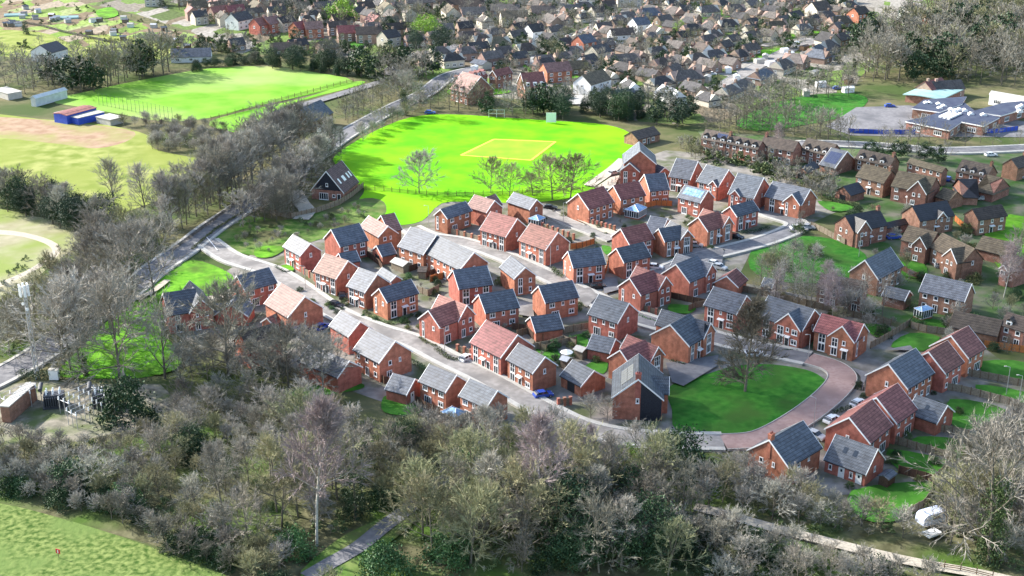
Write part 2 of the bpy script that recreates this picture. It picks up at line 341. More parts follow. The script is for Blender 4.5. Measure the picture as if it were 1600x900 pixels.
patch('ground', '-60,-40 1430,-40 1390,60 1345,120 1320,150 1260,150 1180,165 1120,190 1000,190 880,160 760,150 660,120 590,110 500,85 380,85 330,62 160,10 -60,-10', 'town', 'mottled garden ground between the far houses')
patch('ground', '-60,700 120,670 300,640 480,640 620,660 800,690 1000,700 1180,720 1300,790 1450,790 1560,690 1700,640 1700,980 330,1000 300,880 140,825 -60,780', 'wood_floor', 'dark leaf litter on the floor of the lower wood')
patch('ground', '-60,380 40,345 130,360 270,375 300,400 190,470 100,545 -60,600', 'wood_floor', 'dark ground under the trees left of the main road')
patch('ground', '-60,610 60,595 160,600 250,600 300,650 120,690 -60,710', 'compound', 'pale stony ground of the electricity substation', smooth=False)
patch('ground', '430,372 545,345 640,325 760,305 900,325 960,262 1040,235 1110,240 1240,285 1310,330 1260,352 1180,380 1150,440 1300,470 1420,520 1540,545 1640,620 1560,690 1450,765 1290,775 1180,705 1040,700 900,690 760,670 660,650 560,615 420,560 290,540 260,500 330,440', 'yard', 'paved and gravelled ground between the new brick houses', smooth=False)
patch('ground', '1090,205 1250,215 1420,235 1700,235 1700,560 1560,548 1420,510 1320,470 1290,420 1330,330 1240,280 1110,235', 'garden', 'garden and drive ground between the older houses on the right', smooth=False)
# fields
patch('field', '-40,-10 90,-8 170,22 260,45 335,62 300,78 180,78 90,66 0,46 -60,44', 'allotment', 'patchy allotment plots at the top left corner')
patch('field', '-60,48 60,50 110,68 160,84 60,92 -60,78', 'meadow', 'sunny strip of grass below the allotments')
patch('field', '130,55 240,62 300,75 250,92 170,86', 'meadow', 'small yellow-green paddock beside the white walled barn')
patch('field', '-60,180 60,186 170,196 232,212 240,232 300,246 352,254 330,282 235,318 160,335 60,296 -60,276', 'meadow', 'large yellow-green meadow at the left')
patch('field', '-60,182 60,187 150,196 210,206 196,222 150,232 100,226 -60,206', 'ploughed', 'strip of pinkish bare soil at the top of the left meadow')
patch('field', '-60,328 50,338 125,352 135,372 100,400 60,432 25,470 -60,520', 'stubble', 'pale stubble field at the left edge')
patch('track', '-60,357 20,361 70,372 94,386 88,402 60,420 20,440 -20,456 -20,450 40,424 76,400 80,388 60,377 20,368 -60,364', 'gravel', 'pale curved vehicle track on the stubble field')
patch('field', '-120,772 0,787 80,806 180,836 270,868 380,915 420,990 -160,990', 'tussock', 'tussocky sunlit grass field in the lower left corner')
patch('field', '82,158 150,140 260,118 330,107 420,104 490,113 552,127 480,149 400,166 330,184 262,190 195,180 130,168', 'lime', 'mown grass playing pitch at the upper left')
patch('field', '328,190 400,170 480,152 552,128 566,132 470,158 430,176 402,206 350,204', 'lime', 'bright strip of grass between the pitch fence and the barns')
patch('field', '520,250 548,226 590,203 640,184 700,179 790,184 860,189 930,193 975,203 995,222 985,246 960,268 935,292 880,312 800,317 740,316 690,318 660,345 620,352 585,345 560,318 570,296 550,280', 'neon', 'vivid green mown cricket field')
patch('verge', '330,378 352,352 392,338 440,345 470,338 520,325 570,310 600,316 600,338 560,352 520,368 440,392 400,400 350,388', 'roughverge', 'grass verge between the barn and the estate entrance')
patch('verge', '205,470 250,425 300,407 345,420 366,436 352,456 300,468 262,482 250,560 240,588 150,592 90,586 118,552 160,510', 'verge', 'bright grass verge between the main road and the first houses')
patch('lawn', '1042,612 1062,596 1108,584 1150,572 1205,570 1258,578 1284,590 1292,604 1276,630 1240,656 1200,679 1130,677 1058,673 1050,640', 'greengrass', 'dark green oval lawn around the big bare tree')
patch('lawn', '1180,386 1240,370 1300,374 1352,398 1345,430 1290,442 1215,440 1172,420', 'greengrass', 'green lawn by the right-hand birch trees')
patch('field', '1150,190 1205,163 1270,148 1335,147 1356,158 1325,180 1255,196 1180,205', 'greengrass', 'school playing field')
patch('yard', '1290,198 1338,168 1420,165 1600,190 1640,215 1420,214 1330,212', 'asphalt', 'grey school playground', smooth=False)
patch('cricket_square', '720,243 772,218 868,222 830,251', 'square', 'paler mown square in the middle of the cricket field', smooth=False)
for q in ('720,243 772,218', '772,218 868,222', '868,222 830,251', '830,251 720,243'):
    Z[0] += .004; P = [at(*a) for a in pts(q)]
    ribbon('rope', P, .9, 'squareline', Z[0], 'orange worn line along one edge of the cricket square')
LAWNS = ['Q3 460,490 560,450 600,470 570,540', 'Q3 330,330 440,290 480,350 420,380', 'Q3 130,370 230,350 300,420 250,460', 'Q2 790,700 840,680 1040,760 960,800 800,780', 'Q2 250,640 520,590 660,600 640,640 270,690',
    'N5 440,690 620,720 560,790 480,770', 'N5 780,650 1000,670 1000,730 790,700', 'N5 620,860 760,760 980,790 860,890', 'N5 700,300 860,250 880,350 720,340', 'N7 1190,230 1500,290 1320,400 1200,370',
    'N7 1330,150 1600,190 1600,250 1420,230', 'N7 1370,20 1620,30 1620,150 1400,110', 'N7 1010,440 1250,460 1240,560 1000,500', 'N7 850,510 1200,580 1120,660 900,620', 'N7 640,740 1080,690 1060,780 930,900 700,900',
    'R7 310,360 480,380 540,410 400,425', 'R7 830,740 970,740 960,840 830,820', 'N4 510,690 690,710 640,760 500,740', 'R6 560,640 620,650 610,690 580,690', 'R5 0,655 120,640 180,660 100,710 0,710', 'R5 150,770 210,760 240,800 180,810',
    'M2 600,530 900,500 1100,490 1080,570 700,590', 'M2 1090,640 1180,580 1280,610 1180,690', 'M3 50,720 160,740 140,770 50,760', 'M4 600,300 720,310 760,380 620,370', 'M4 820,300 980,310 940,340 830,335', 'M4 360,500 650,470 540,550 430,570',
    'M4 310,180 500,190 480,230 330,220', 'N6 20,650 130,600 260,800 20,880', 'P 700,142 760,138 800,145 720,152', 'M1 1040,330 1140,340 1120,390 1040,380', 'P 1540,350 1600,340 1640,400 1560,420', 'P 560,20 640,15 640,30 570,34', 'P 1070,15 1140,10 1150,25 1090,30', 'P 150,18 175,12 185,24 160,30']
for s in LAWNS:
    r, q = s.split(' ', 1); patch('lawn', q, 'verge' if r in ('M2', 'M3', 'M4', 'R5', 'N6', 'P') else 'lawn', 'patch of garden lawn', reg=r)
patch('grass', '470,905 500,868 540,838 590,815 640,790 650,815 610,850 580,880 570,910', 'roughverge', 'shaded grass beside the woodland path')
# roads
road('-60,618 0,590 60,556 120,512 185,468 240,424 292,388 330,358 372,330 420,296 455,272 490,246 535,214 580,188 622,166 665,146 700,120 745,108', 7.0, 'asphalt', 'main road running up the left past the barn', pave=0.8)
road('322,378 360,404 420,424 460,446 520,488 585,516 645,535 700,563 760,592 850,642 905,668 965,683 1040,690 1130,692', 5.0, 'paleroad', 'pale estate road curving through the front houses', pave=1.1)
road('1130,693 1190,687 1248,657 1296,620 1316,592 1300,574 1262,562', 6.0, 'brickpave', 'red block paved lane curving round the green lawn')
road('1262,562 1200,549 1140,536 1080,520 1010,503 955,482 918,464', 5.4, 'asphalt', 'grey lane behind the green lawn', pave=1.2)
road('640,358 672,372 722,380 780,399 850,430 890,450 935,472', 4.9, 'paleroad', 'pale estate street behind the long grey terrace', pave=1.2)
road('800,330 850,333 885,348 915,360 958,376', 4.6, 'paleroad', 'pale lane below the cricket field trees')
road('1160,312 1198,334 1246,352 1205,374 1140,392 1090,404 1052,420 1010,440', 5.2, 'asphalt', 'grey lane between the upper estate houses', pave=1.0)
road('920,292 945,275 962,262 975,250', 4.0, 'gravel', 'pale drive beside the cricket field fence', kerb=False, name='drive')
road('1050,128 1110,140 1160,117 1205,92 1245,74 1300,58', 6.5, 'paleroad', 'pale road climbing through the far bungalows')
road('1190,73 1230,66 1290,60 1360,64', 5, 'paleroad', 'pale side road by the far right bungalows')
road('820,92 862,72 900,55 936,40 965,22 1000,10', 6.5, 'paleroad', 'pale far road behind the red gabled house')
road('600,118 645,88 700,78 740,60 780,46', 5.5, 'asphalt', 'grey far road past the big evergreens')
road('1180,238 1260,226 1380,230 1480,237 1620,232', 6, 'asphalt', 'grey road in front of the school', pave=1.2)
road('480,905 515,884 560,858 600,826 645,792 690,752 728,715 770,690 812,664', 3.2, 'asphalt', 'narrow tarmac path through the lower wood', kerb=False, name='path')
road('1085,795 1130,806 1200,826 1262,842 1375,870 1440,884 1540,902 1640,925', 2.6, 'gravel', 'pale gravel track through the right-hand wood', kerb=False, name='track')
road('470,345 480,332 470,318 460,300', 5, 'gravel', 'gravel drive in front of the barn', kerb=False, name='drive')
road('402,206 440,176 500,158 560,140 600,128', 5.5, 'asphalt', 'pale track past the grey barn roofs', kerb=False, name='track')
road('205,470 235,460 262,440', 1.8, 'gravel', 'worn footpath on the verge', kerb=False, name='path')
for s, m, l in (('Q3 960,480 1060,470 1290,430 1280,500 1070,625 1000,600', 'asphalt', 'dark driveway beside the green lawn'), ('N7 640,60 730,90 700,190 690,110', 'asphalt', 'short dark drive off the paved lane'), ('N5 580,890 760,860 800,900', 'asphalt', 'dark courtyard behind the stepped houses'),
    ('N4 540,330 700,280 900,300 880,420 700,370', 'asphalt', 'dark parking court among the upper houses'), ('N3 890,440 1000,450 1010,560 900,540', 'paleroad', 'pale courtyard between two navy roofs'), ('N3 1330,350 1420,340 1480,400 1400,480 1330,430', 'paleroad', 'pale paved turning area'),
    ('N4 0,500 110,500 130,590 20,620', 'asphalt', 'dark parking bay beside the pink gabled house'), ('N6 400,320 620,280 630,300 440,360', 'gravel', 'gravel drive in front of the long navy garage'), ('R6 400,480 560,560 640,580 660,560 500,500', 'gravel', 'pale gravel court behind the brick garden wall'),
    ('N1 180,590 330,490 420,470 360,600', 'gravel', 'pale drive by the cricket field corner'), ('N8 1230,340 1400,410 1500,420 1370,440', 'asphalt', 'grey yard between the hipped garages'), ('M5 900,160 1060,190 960,260 860,230', 'concrete', 'pale forecourt among the far houses'), ('P 880,150 930,150 940,165 890,165', 'concrete', 'concrete yard by the white cottage')):
    r, q = s.split(' ', 1); patch('yard', q, m, l, smooth=False, reg=r)

# ---------------------------------------------------------------- the cloud that shades the right-hand side, far above and out of the picture
cm, ct, cp = nodes_of('thin_cloud'); cp.inputs['Base Color'].default_value = (.9, .9, .9, 1); cp.inputs['Roughness'].default_value = 1
lw = N(ct, 'ShaderNodeLayerWeight'); lw.inputs[0].default_value = .5; mr_ = N(ct, 'ShaderNodeMapRange'); mr_.inputs[1].default_value = 0; mr_.inputs[2].default_value = 1; mr_.inputs[3].default_value = .10; mr_.inputs[4].default_value = 0.0
ct.links.new(lw.outputs['Facing'], mr_.inputs[0]); tb = N(ct, 'ShaderNodeBsdfTransparent'); ms_ = N(ct, 'ShaderNodeMixShader')
ct.links.new(mr_.outputs[0], ms_.inputs[0]); ct.links.new(tb.outputs[0], ms_.inputs[1]); ct.links.new(cp.outputs[0], ms_.inputs[2]); ct.links.new(ms_.outputs[0], ct.nodes['Material Output'].inputs['Surface'])
def ball(B, c, rx, rz, n=14, k=8):
    v = len(B.v); B.v.append((c.x, c.y, c.z + rz))
    for i in range(1, k):
        a = math.pi * i / k
        for j in range(n): t = 2 * math.pi * j / n; B.v.append((c.x + rx * math.sin(a) * math.cos(t), c.y + rx * math.sin(a) * math.sin(t), c.z + rz * math.cos(a)))
    B.v.append((c.x, c.y, c.z - rz))
    for j in range(n): B.f.append((v, v + 1 + j, v + 1 + (j + 1) % n))
    for i in range(k - 2):
        for j in range(n): a = v + 1 + i * n; B.f.append((a + j, a + n + j, a + n + (j + 1) % n, a + (j + 1) % n))
    a = v + 1 + (k - 2) * n; e = len(B.v) - 1
    for j in range(n): B.f.append((a + j, e, a + (j + 1) % n))
CP = [at(*q) for q in pts('890,640 915,510 1080,440 1240,405 1340,345 1400,280 1500,250 1640,240 1800,300 1800,800 1100,760 930,720')]
def in_poly(p, P):
    c = False
    for i in range(len(P)):
        a, b = P[i - 1], P[i]
        if (a.y > p[1]) != (b.y > p[1]) and p[0] < (b.x - a.x) * (p[1] - a.y) / (b.y - a.y) + a.x: c = not c
    return c
CB = MB(); cr_ = random.Random(11); CH = 420.0; kx, ky = sun_dir.x / sun_dir.z * CH, sun_dir.y / sun_dir.z * CH; got_ = []
for _ in range(20000):
    q = (cr_.uniform(0, 340), cr_.uniform(90, 620))
    if not in_poly(q, CP) or any((q[0] - a) ** 2 + (q[1] - b) ** 2 < 15 ** 2 for a, b in got_): continue
    got_.append(q); ball(CB, Vector((q[0] + kx, q[1] + ky, CH + cr_.uniform(-12, 12))), cr_.uniform(22, 38), cr_.uniform(9, 16))
    if len(got_) > 420: break
tag(CB.build('cloud', cm, smooth=True, fixn=False), 'thin broken cloud high above, shading the right-hand houses', 'cloud', kind='structure')

for s in ('988,699 1016,700 1042,701', '990,703 1016,704 1040,705', '322,372 332,384 340,394'):
    Z[0] += .004; P = [at(*a) for a in pts(s)]; ribbon('road_marking', P, .22, 'white', Z[0] + .02, 'white painted line across a road mouth')
# ---------------------------------------------------------------- houses
MESH = {}
FOOT = []
def window_meshes(wd, ht, kind):
    key = (round(wd, 2), round(ht, 2), kind)
    if key in MESH: return MESH[key]
    f = MB(); t = .15;  panes = []
    f.box(-wd / 2, -wd / 2 + t, -.07, .02, 0, ht); f.box(wd / 2 - t, wd / 2, -.07, .02, 0, ht)
    f.box(-wd / 2 + t, wd / 2 - t, -.07, .02, 0, t); f.box(-wd / 2 + t, wd / 2 - t, -.07, .02, ht - t, ht)
    n = max(1, round(wd / .75)) if kind != 'door' else 1
    for i in range(1, n): x = -wd / 2 + wd * i / n; f.box(x - .06, x + .06, -.06, .02, t, ht - t)
    f.box(-wd / 2 - .06, wd / 2 + .06, -.13, .02, -.1, -.002)
    def pane(z0, z1):
        p = MB(); p.box(-wd / 2 + t * .8, wd / 2 - t * .8, -.035, .01, z0, z1); panes.append(p.mesh('pane', M['glass']))
    if kind == 'bay':
        for a, b in ((.42, .53),): f.box(-wd / 2 + t, wd / 2 - t, -.05, .02, ht * a, ht * b)
        pane(t * .8, ht * .43); pane(ht * .52, ht - t * .8)
        f.box(-wd / 2 + t, wd / 2 - t, -.06, .02, ht * .76, ht * .76 + .07)
    elif kind == 'patio':
        pane(t * .8, ht - t * .8)
    else:
        if ht > 1.1: f.box(-wd / 2 + t, wd / 2 - t, -.055, .02, ht * .68, ht * .68 + .07)
        pane(t * .8, ht - t * .8)
    MESH[key] = (f.mesh('window', M['white']), panes); return MESH[key]
def door_meshes(dark=True):
    key = ('door', dark)
    if key in MESH: return MESH[key]
    f = MB(); f.box(-.62, -.48, -.08, .02, 0, 2.2); f.box(.48, .62, -.08, .02, 0, 2.2); f.box(-.48, .48, -.08, .02, 2.06, 2.2)
    d = MB(); d.box(-.48, .48, -.05, .015, .02, 2.06); h = MB(); h.box(.33, .4, -.1, -.05, .95, 1.1)
    g_ = MB(); g_.box(-.2, .2, -.06, -.045, 1.25, 1.8)
    MESH[key] = (f.mesh('door_frame', M['white']), d.mesh('door', M['doordark' if dark else 'white']), h.mesh('handle', M['metal']), g_.mesh('pane', M['glass'])); return MESH[key]
class Face:
    """a wall face seen from outside: left end, direction to the right, in the house's own frame"""
    def __init__(s, root, x, y, ang, width): s.root, s.x, s.y, s.a, s.w = root, x, y, ang, width
    def put(s, t, z, d=0.0): return (s.x + math.cos(s.a) * t, s.y + math.sin(s.a) * t, z)
    def win(s, t, z, wd, ht, kind='win', name=None):
        if t - wd / 2 < .1 or t + wd / 2 > s.w - .1: return
        fm, ps = window_meshes(wd, ht, kind)
        o = link(name or {'bay': 'bay_window', 'patio': 'patio_door'}.get(kind, 'window'), fm, s.root, s.put(t, z), s.a)
        for p in ps: link('pane', p, o)
        return o
    def door(s, t, dark=True, canopy=True):
        fm, d, h, g_ = door_meshes(dark)
        o = link('door', d, s.root, s.put(t, .05), s.a); link('door_frame', fm, o); link('handle', h, o); link('pane', g_, o)
        if canopy:
            if 'canopy' not in MESH: c = MB(); c.prism([(-.0, 2.35), (-.8, 2.3), (-.8, 2.38), (0, 2.62)], 'x', -.85, .85); MESH['canopy'] = c.mesh('porch_canopy', M['white'])
            link('porch_canopy', MESH['canopy'], s.root, s.put(t, .0), s.a)
def style(F, st, h, rz=0.0):
    w = F.w
    if st == 'N': return
    two = h > 4
    u0 = h - 1.62 if two else .9
    if st == 'F1':      # pair of semis: white two-storey bays at both ends, doors in the middle
        F.win(w * .16, .3, 1.6, h - .6, 'bay'); F.win(w * .84, .3, 1.6, h - .6, 'bay')
        F.door(w * .42); F.door(w * .58, canopy=False); F.win(w * .40, u0 + .3, .65, 1.0); F.win(w * .60, u0 + .3, .65, 1.0)
    elif st == 'F2':
        F.win(w * .2, .3, 1.75, h - .6, 'bay'); F.door(w * .55); F.win(w * .52, u0 + .35, .6, .95)
        F.win(w * .81, u0 - .45, 1.6, 1.9); F.win(w * .81, .75, 1.7, 1.25)
    elif st == 'F':
        F.win(w * .2, .3, 1.7, h - .6, 'bay'); F.door(w * .5); F.win(w * .5, u0 + .3, .8, 1.05); F.win(w * .8, u0, 1.5, 1.3); F.win(w * .8, .75, 1.6, 1.3)
    elif st == 'B':
        F.win(w * .2, u0, 1.45, 1.3); F.win(w * .53, u0 + .15, .75, 1.1); F.win(w * .82, u0, 1.45, 1.3)
        F.win(w * .3, .12, 2.0, 2.05, 'patio'); F.win(w * .8, .85, 1.5, 1.25)
    elif st == 'R':
        n = max(2, int(w / 2.6))
        for i in range(n): F.win(w * (i + .5) / n, u0 + .1, 1.1, 1.1)
        for i in range(n): F.win(w * (i + .5) / n, .2 if i % 2 else .95, 1.3 if i % 2 else 1.1, 2.0 if i % 2 else 1.1, 'patio' if i % 2 else 'win')
    elif st == 'P':
        for t in (.16, .5, .82): F.win(w * t, u0 + .1, .9 if t != .5 else .6, 1.1)
        F.win(w * .18, .9, 1.0, 1.1)
        o = F.win(w * .66, .1, 2.6, 2.15, 'patio')
    elif st == 'G':
        F.win(w * .5, h - 1.1, .7, 1.15)
    elif st == 'G2':
        F.win(w * .33, h - 1.5, .9, 1.1); F.win(w * .64, h - 1.4, .6, 1.0); F.win(w * .3, .6, 1.4, 1.5)
    elif st == 'T':
        F.win(w * .28, .5, 1.25, h - .7, 'bay'); F.win(w * .75, h - 1.6, .8, 1.15); F.win(w * .75, .9, .8, 1.15)
    elif st == 'T1':
        F.win(w * .2, .7, .75, h - .9, 'bay'); F.win(w * .7, h - 1.5, .7, 1.0)
    elif st == 'X':
        F.win(w * .25, .4, 1.5, h - .6, 'bay'); F.win(w * .62, h - 1.5, .8, 1.1); F.door(w * .68)
    elif st == 'D':     # small outbuilding with doors and windows
        F.win(w * .14, .9, .7, 1.1); F.door(w * .42, False, False); F.win(w * .66, .7, .7, 1.3); F.door(w * .85, False, False)
    elif st == 'D1': F.door(w * .35, False, False)
    elif st == 'V':     # garage door
        g_ = MB(); g_.box(-1.15, 1.15, -.05, .02, .05, 2.1)
        for z in (.55, 1.05, 1.55): g_.box(-1.1, 1.1, -.07, -.05, z, z + .05)
        if 'gdoor' not in MESH: MESH['gdoor'] = g_.mesh('garage_door', M['doordark'])
        link('garage_door', MESH['gdoor'], F.root, F.put(w * .5, 0), F.a)
    elif st == 'O':     # old house: plain casements in two rows and a door
        for t in (.14, .5, .84): F.win(w * t, u0 + .1, 1.15 if t != .5 else .8, 1.15)
        F.win(w * .16, .85, 1.4, 1.2); F.door(w * .5); F.win(w * .82, .85, 1.4, 1.2)
def gable(W, Rf, Bd, Gt, x0, x1, y0, y1, h, ax, pitch, oe=.32, og=.22, hip=0.0, z0=0.0, ends=(1, 1), flush=False):
    """one gabled body: walls to W, tiles to Rf, white boards on the gable edges to Bd, eaves gutter to Gt"""
    tan = math.tan(R(pitch))
    half = ((y1 - y0) if ax == 'x' else (x1 - x0)) / 2; rh = h + half * tan
    if ax == 'x': W.prism([(y0, z0), (y1, z0), (y1, h), ((y0 + y1) / 2, rh), (y0, h)], 'x', x0, x1); a, b, c0, c1 = x0, x1, y0, y1
    else: W.prism([(x0, z0), (x1, z0), (x1, h), ((x0 + x1) / 2, rh), (x0, h)], 'y', y0, y1); a, b, c0, c1 = y0, y1, x0, x1
    mid = (c0 + c1) / 2; th = .16; a2 = a - (og if ends[0] else 0); b2 = b + (og if ends[1] else 0)
    ez = h - oe * tan + .05; zt = rh + .05
    prof = [(c0 - oe, ez), (mid, zt), (c1 + oe, ez), (c1 + oe, ez + th), (mid, zt + th * 1.25), (c0 - oe, ez + th)]
    if hip and ax:
        # cut-back ridge: four planes
        hx = half * hip
        def P(l, c, z): return (l, c, z) if ax == 'x' else (c, l, z)
        zr = zt + th * 1.25
        A1, A2, B2, B1 = (a - oe, c0 - oe, ez + th), (a - oe, c1 + oe, ez + th), (b + oe, c1 + oe, ez + th), (b + oe, c0 - oe, ez + th)
        r0, r1 = (a + hx, mid, zr), (b - hx, mid, zr)
        for q in ([A1, B1, r1, r0], [B2, A2, r0, r1], [A2, A1, r0], [B1, B2, r1]): Rf.face([P(*p) for p in q])
        lo = [(p[0], p[1], p[2] - th) for p in (A1, A2, B2, B1)]
        Rf.face([P(*p) for p in lo])
        for i in range(4):
            p, q = (A1, A2, B2, B1)[i], (A1, A2, B2, B1)[(i + 1) % 4]; Rf.face([P(*p), P(*q), P(q[0], q[1], q[2] - th), P(p[0], p[1], p[2] - th)])
    else:
        Rf.prism(prof, ax, a2, b2)
        n = 0
        for e, t in ((0, a2), (1, b2)):
            if not ends[e] or Bd is None: continue
            s0, s1 = (t - .05, t + .04) if e == 0 else (t - .04, t + .05)
            for sg in (0, 1):
                c = c0 - oe - .03 if sg == 0 else c1 + oe + .03
                if sg == 0: bb = MB(); Bd.append(bb)
                bb.prism([(c, ez - .14), (mid, zt - .14), (mid, zt + th * 1.25 + .035), (c, ez + th + .035)], ax, s0, s1)
    if Gt is not None:
        for c, o in ((c0, -1), (c1, 1)):
            p0, p1 = sorted((c + o * (oe - .02), c + o * (oe + .1)))
            gb = MB(); Gt.append(gb)
            if ax == 'x': gb.box(a2 + .06, b2 - .06, p0, p1, ez - .02, ez + .11)
            else: gb.box(p0, p1, a2 + .06, b2 - .06, ez - .02, ez + .11)
    return rh
def chimney_mb(x, y, z0, z1, s=.55):
    c = MB(); c.box(x - s, x + s, y - .38, y + .38, z0, z1); c.box(x - s - .08, x + s + .08, y - .46, y + .46, z1, z1 + .15); return c
RM = {'u': 'purpletile', 's': 'slate', 'k': 'darkslate', 't': 'tile', 'o': 'oldtile', 'n': 'tantile', 'p': 'paletile'}
WM = {'b': 'brick', 'o': 'oldbrick', 'r': 'render', 'w': 'whiterender', 'k': 'blackboard'}
def house(reg, A, B, C, h, ridge, roof, wall, ab, bc, ex, label, name='brick_house', cat='house', V0=None, group=None, U1=None):
    """A, B, C: eaves corners left, near, right in the photo"""
    Bp, Cp = RP(reg, B), RP(reg, C)
    if A is None:
        b = at(*Bp, h); c = at(*Cp, h); th = math.atan2(c.y - b.y, c.x - b.x); U = (c - b).length; V = V0; P = Vector((b.x, b.y, 0))
    else:
        P, th, U, V = fit_box(RP(reg, A), Bp, Cp, h)
        if V0: V = V0
        if U1: U = U1
    U = max(U, 2.5); V = max(V, 2.5)
    for fi in (.2, .5, .8):
        for fj in (.2, .5, .8): c_ = P + Vector((math.cos(th) * U * fi - math.sin(th) * V * fj, math.sin(th) * U * fi + math.cos(th) * V * fj, 0)); FOOT.append((c_.x, c_.y, max(U, V) * .27))
    opt = dict(e.split(':') for e in ex.split()) if ex else {}
    pitch = float(opt.get('pitch', 40 if h > 4 else 36)); hip = float(opt.get('hip', 0))
    root = thing(name, label, cat, P, th, group)
    W, Rf, Bd, Gt = MB(), MB(), [], []
    bd = None if roof in 'onk' and 'board' not in opt else Bd
    ridges = []
    if ridge == 'X':
        mw = float(opt.get('mw', .46)) * U; um = U - mw; Lm = max(V * 1.25, 8.0); ph = min(pitch, math.degrees(math.atan(3.6 / (V / 2))))
        gable(W, Rf, bd, Gt, 0, um + mw / 2, 0, V, h, 'x', min(ph, 42), ends=(1, 0))
        rh = gable(W, Rf, bd, Gt, um, U, -.35, Lm, h + .02, 'y', min(48, max(36, math.degrees(math.atan(V / 2 * math.tan(R(min(ph, 42))) / (mw / 2))))))
        style(Face(root, 0, V, -math.pi / 2, V), ab, h)
        w1, w2 = um, mw
        if bc in ('F', 'F2'):
            F = Face(root, 0, 0, 0, um); F.win(um * .3, .4, 1.25, h - .8, 'bay'); F.win(um * .78, h - 1.9, 1.1, 1.6); F.door(um * .78)
            F = Face(root, um, -.35, 0, mw); F.win(mw * .5, .35, min(1.9, mw * .5), h - .1, 'bay')
        elif bc == 'B':
            F = Face(root, 0, 0, 0, um); F.win(um * .4, h - 1.6, 1.15, 1.2); F.win(um * .45, .12, 1.7, 2.05, 'patio')
            F = Face(root, um, -.35, 0, mw); F.win(mw * .3, h - 1.4, .65, .95); F.win(mw * .72, h - 1.5, .95, 1.15); F.win(mw * .3, .15, 1.25, 2.05, 'patio'); F.win(mw * .75, .9, 1.0, 1.1)
    else:
        ax = 'y' if ridge == 'L' else 'x'
        rh = gable(W, Rf, bd, Gt, 0, U, 0, V, h, ax, pitch, hip=hip)
        style(Face(root, 0, V, -math.pi / 2, V), ab, h); style(Face(root, 0, 0, 0, U), bc, h)
    def cross(key, sub):
        v = [float(a) for a in opt[key].split(',')]; a, b, pr = v[0], v[1], v[2]
        if key == 'x':      # small gable on the A-B side
            b = min(b, .985) if b > .97 else b
            gable(W, Rf, Bd, Gt, -pr, U * .5, V * (1 - b), V * (1 - a), h + .03, 'x', v[3] if len(v) > 3 else 45, ends=(1, 0))
            F = Face(root, -pr, V * (1 - a), -math.pi / 2, V * (b - a))
        else:
            gable(W, Rf, Bd, Gt, U * a, U * b, -pr, V * .5, h + .03, 'y', v[3] if len(v) > 3 else 45, ends=(1, 0))
            F = Face(root, U * a, -pr, 0, U * (b - a))
        style(F, opt.get(key + 's', 'X'), h)
    if 'x' in opt: cross('x', 0)
    if 'y' in opt: cross('y', 0)
    if 'wing' in opt:       # u0,u1,v0,v1,h,axis,pitch in metres, negative counts from the far end
        q = opt['wing'].split(','); u0, u1, v0, v1, hh = [float(a) for a in q[:5]]
        u1 += U
        if v1 <= 0: v1 += V
        gable(W, Rf, bd, Gt, u0 * 1.0 if u0 >= 0 else U + u0, u1, v0, v1, hh, q[5], float(q[6]))
    link_w = W.build('wall', M[WM[wall]], root); rf = Rf.build('roof', M[RM[roof]], root)
    for q in Bd: q.build('bargeboard', M['white'], root)
    for q in Gt: q.build('gutter', M['gutter'], root)
    if 'c' in opt:
        for f in opt['c'].split(','):
            f = float(f); x, y = ((U / 2, V * f) if ridge != 'R' else (U * f, V / 2))
            ch = chimney_mb(x, y, h, rh + 1.1).build('chimney', M['oldbrick' if wall == 'o' else 'brick'], rf)
            for k in (-.22, .22): pm = MB(); pm.tube((x + k, y, rh + 1.25), (x + k, y, rh + 1.65), .14, .12, 8, True); pm.build('chimney_pot', M['tile'], rf)
    if 'dorm' in opt:       # gabled dormers along the A-B eaves
        for f in opt['dorm'].split(','):
            f = float(f); y = V * (1 - f); z = h + .15; d = MB(); d.box(.25, 1.9, y - .7, y + .7, z - .3, z + 1.05)
            do = d.build('dormer', M['white'], root); q, _ = MB(), 0
            q.prism([(y - .95, z + 1.0), (y, z + 1.75), (y + .95, z + 1.0), (y + .95, z + 1.13), (y, z + 1.9), (y - .95, z + 1.13)], 'x', .05, 2.9); q.build('dormer_roof', M[RM[roof]], do)
            wn = Face(root, .25, y + .7, -math.pi / 2, 1.4); wn.win(.7, z + .05, 1.1, .9)
    if 'solar' in opt:      # panels lie on the A-B slope of an L roof
        tan = math.tan(R(pitch)); s = MB(); a, b, lo, hi = [float(a) for a in opt['solar'].split(',')]
        n = max(1, round((b - a) * V / 1.1))
        for i in range(n):
            y0 = V * (1 - b) + (b - a) * V * i / n + .04; y1 = V * (1 - b) + (b - a) * V * (i + 1) / n - .04
            for j in range(2):
                x0 = U / 2 * (lo + (hi - lo) * j / 2) + .03; x1 = U / 2 * (lo + (hi - lo) * (j + 1) / 2) - .03
                f_ = lambda x: h + x * tan + .05 + .16 + .12
                s.face([(x0, y0, f_(x0)), (x1, y0, f_(x1)), (x1, y1, f_(x1)), (x0, y1, f_(x0))])
        s.build('solar_panel', M['solar' if opt.get('pale') is None else 'blueglass'], rf, fixn=False)
    if 'sky' in opt:        # roof windows on the A-B slope
        tan = math.tan(R(pitch))
        for q in opt['sky'].split(','):
            f = float(q); s = MB(); y = V * (1 - f); x0, x1 = U * .2, U * .2 + .9; f_ = lambda x: h + x * tan + .30
            s.face([(x0, y - .4, f_(x0)), (x1, y - .4, f_(x1)), (x1, y + .4, f_(x1)), (x0, y + .4, f_(x0))]); s.build('roof_window', M['glass'], rf, fixn=False)
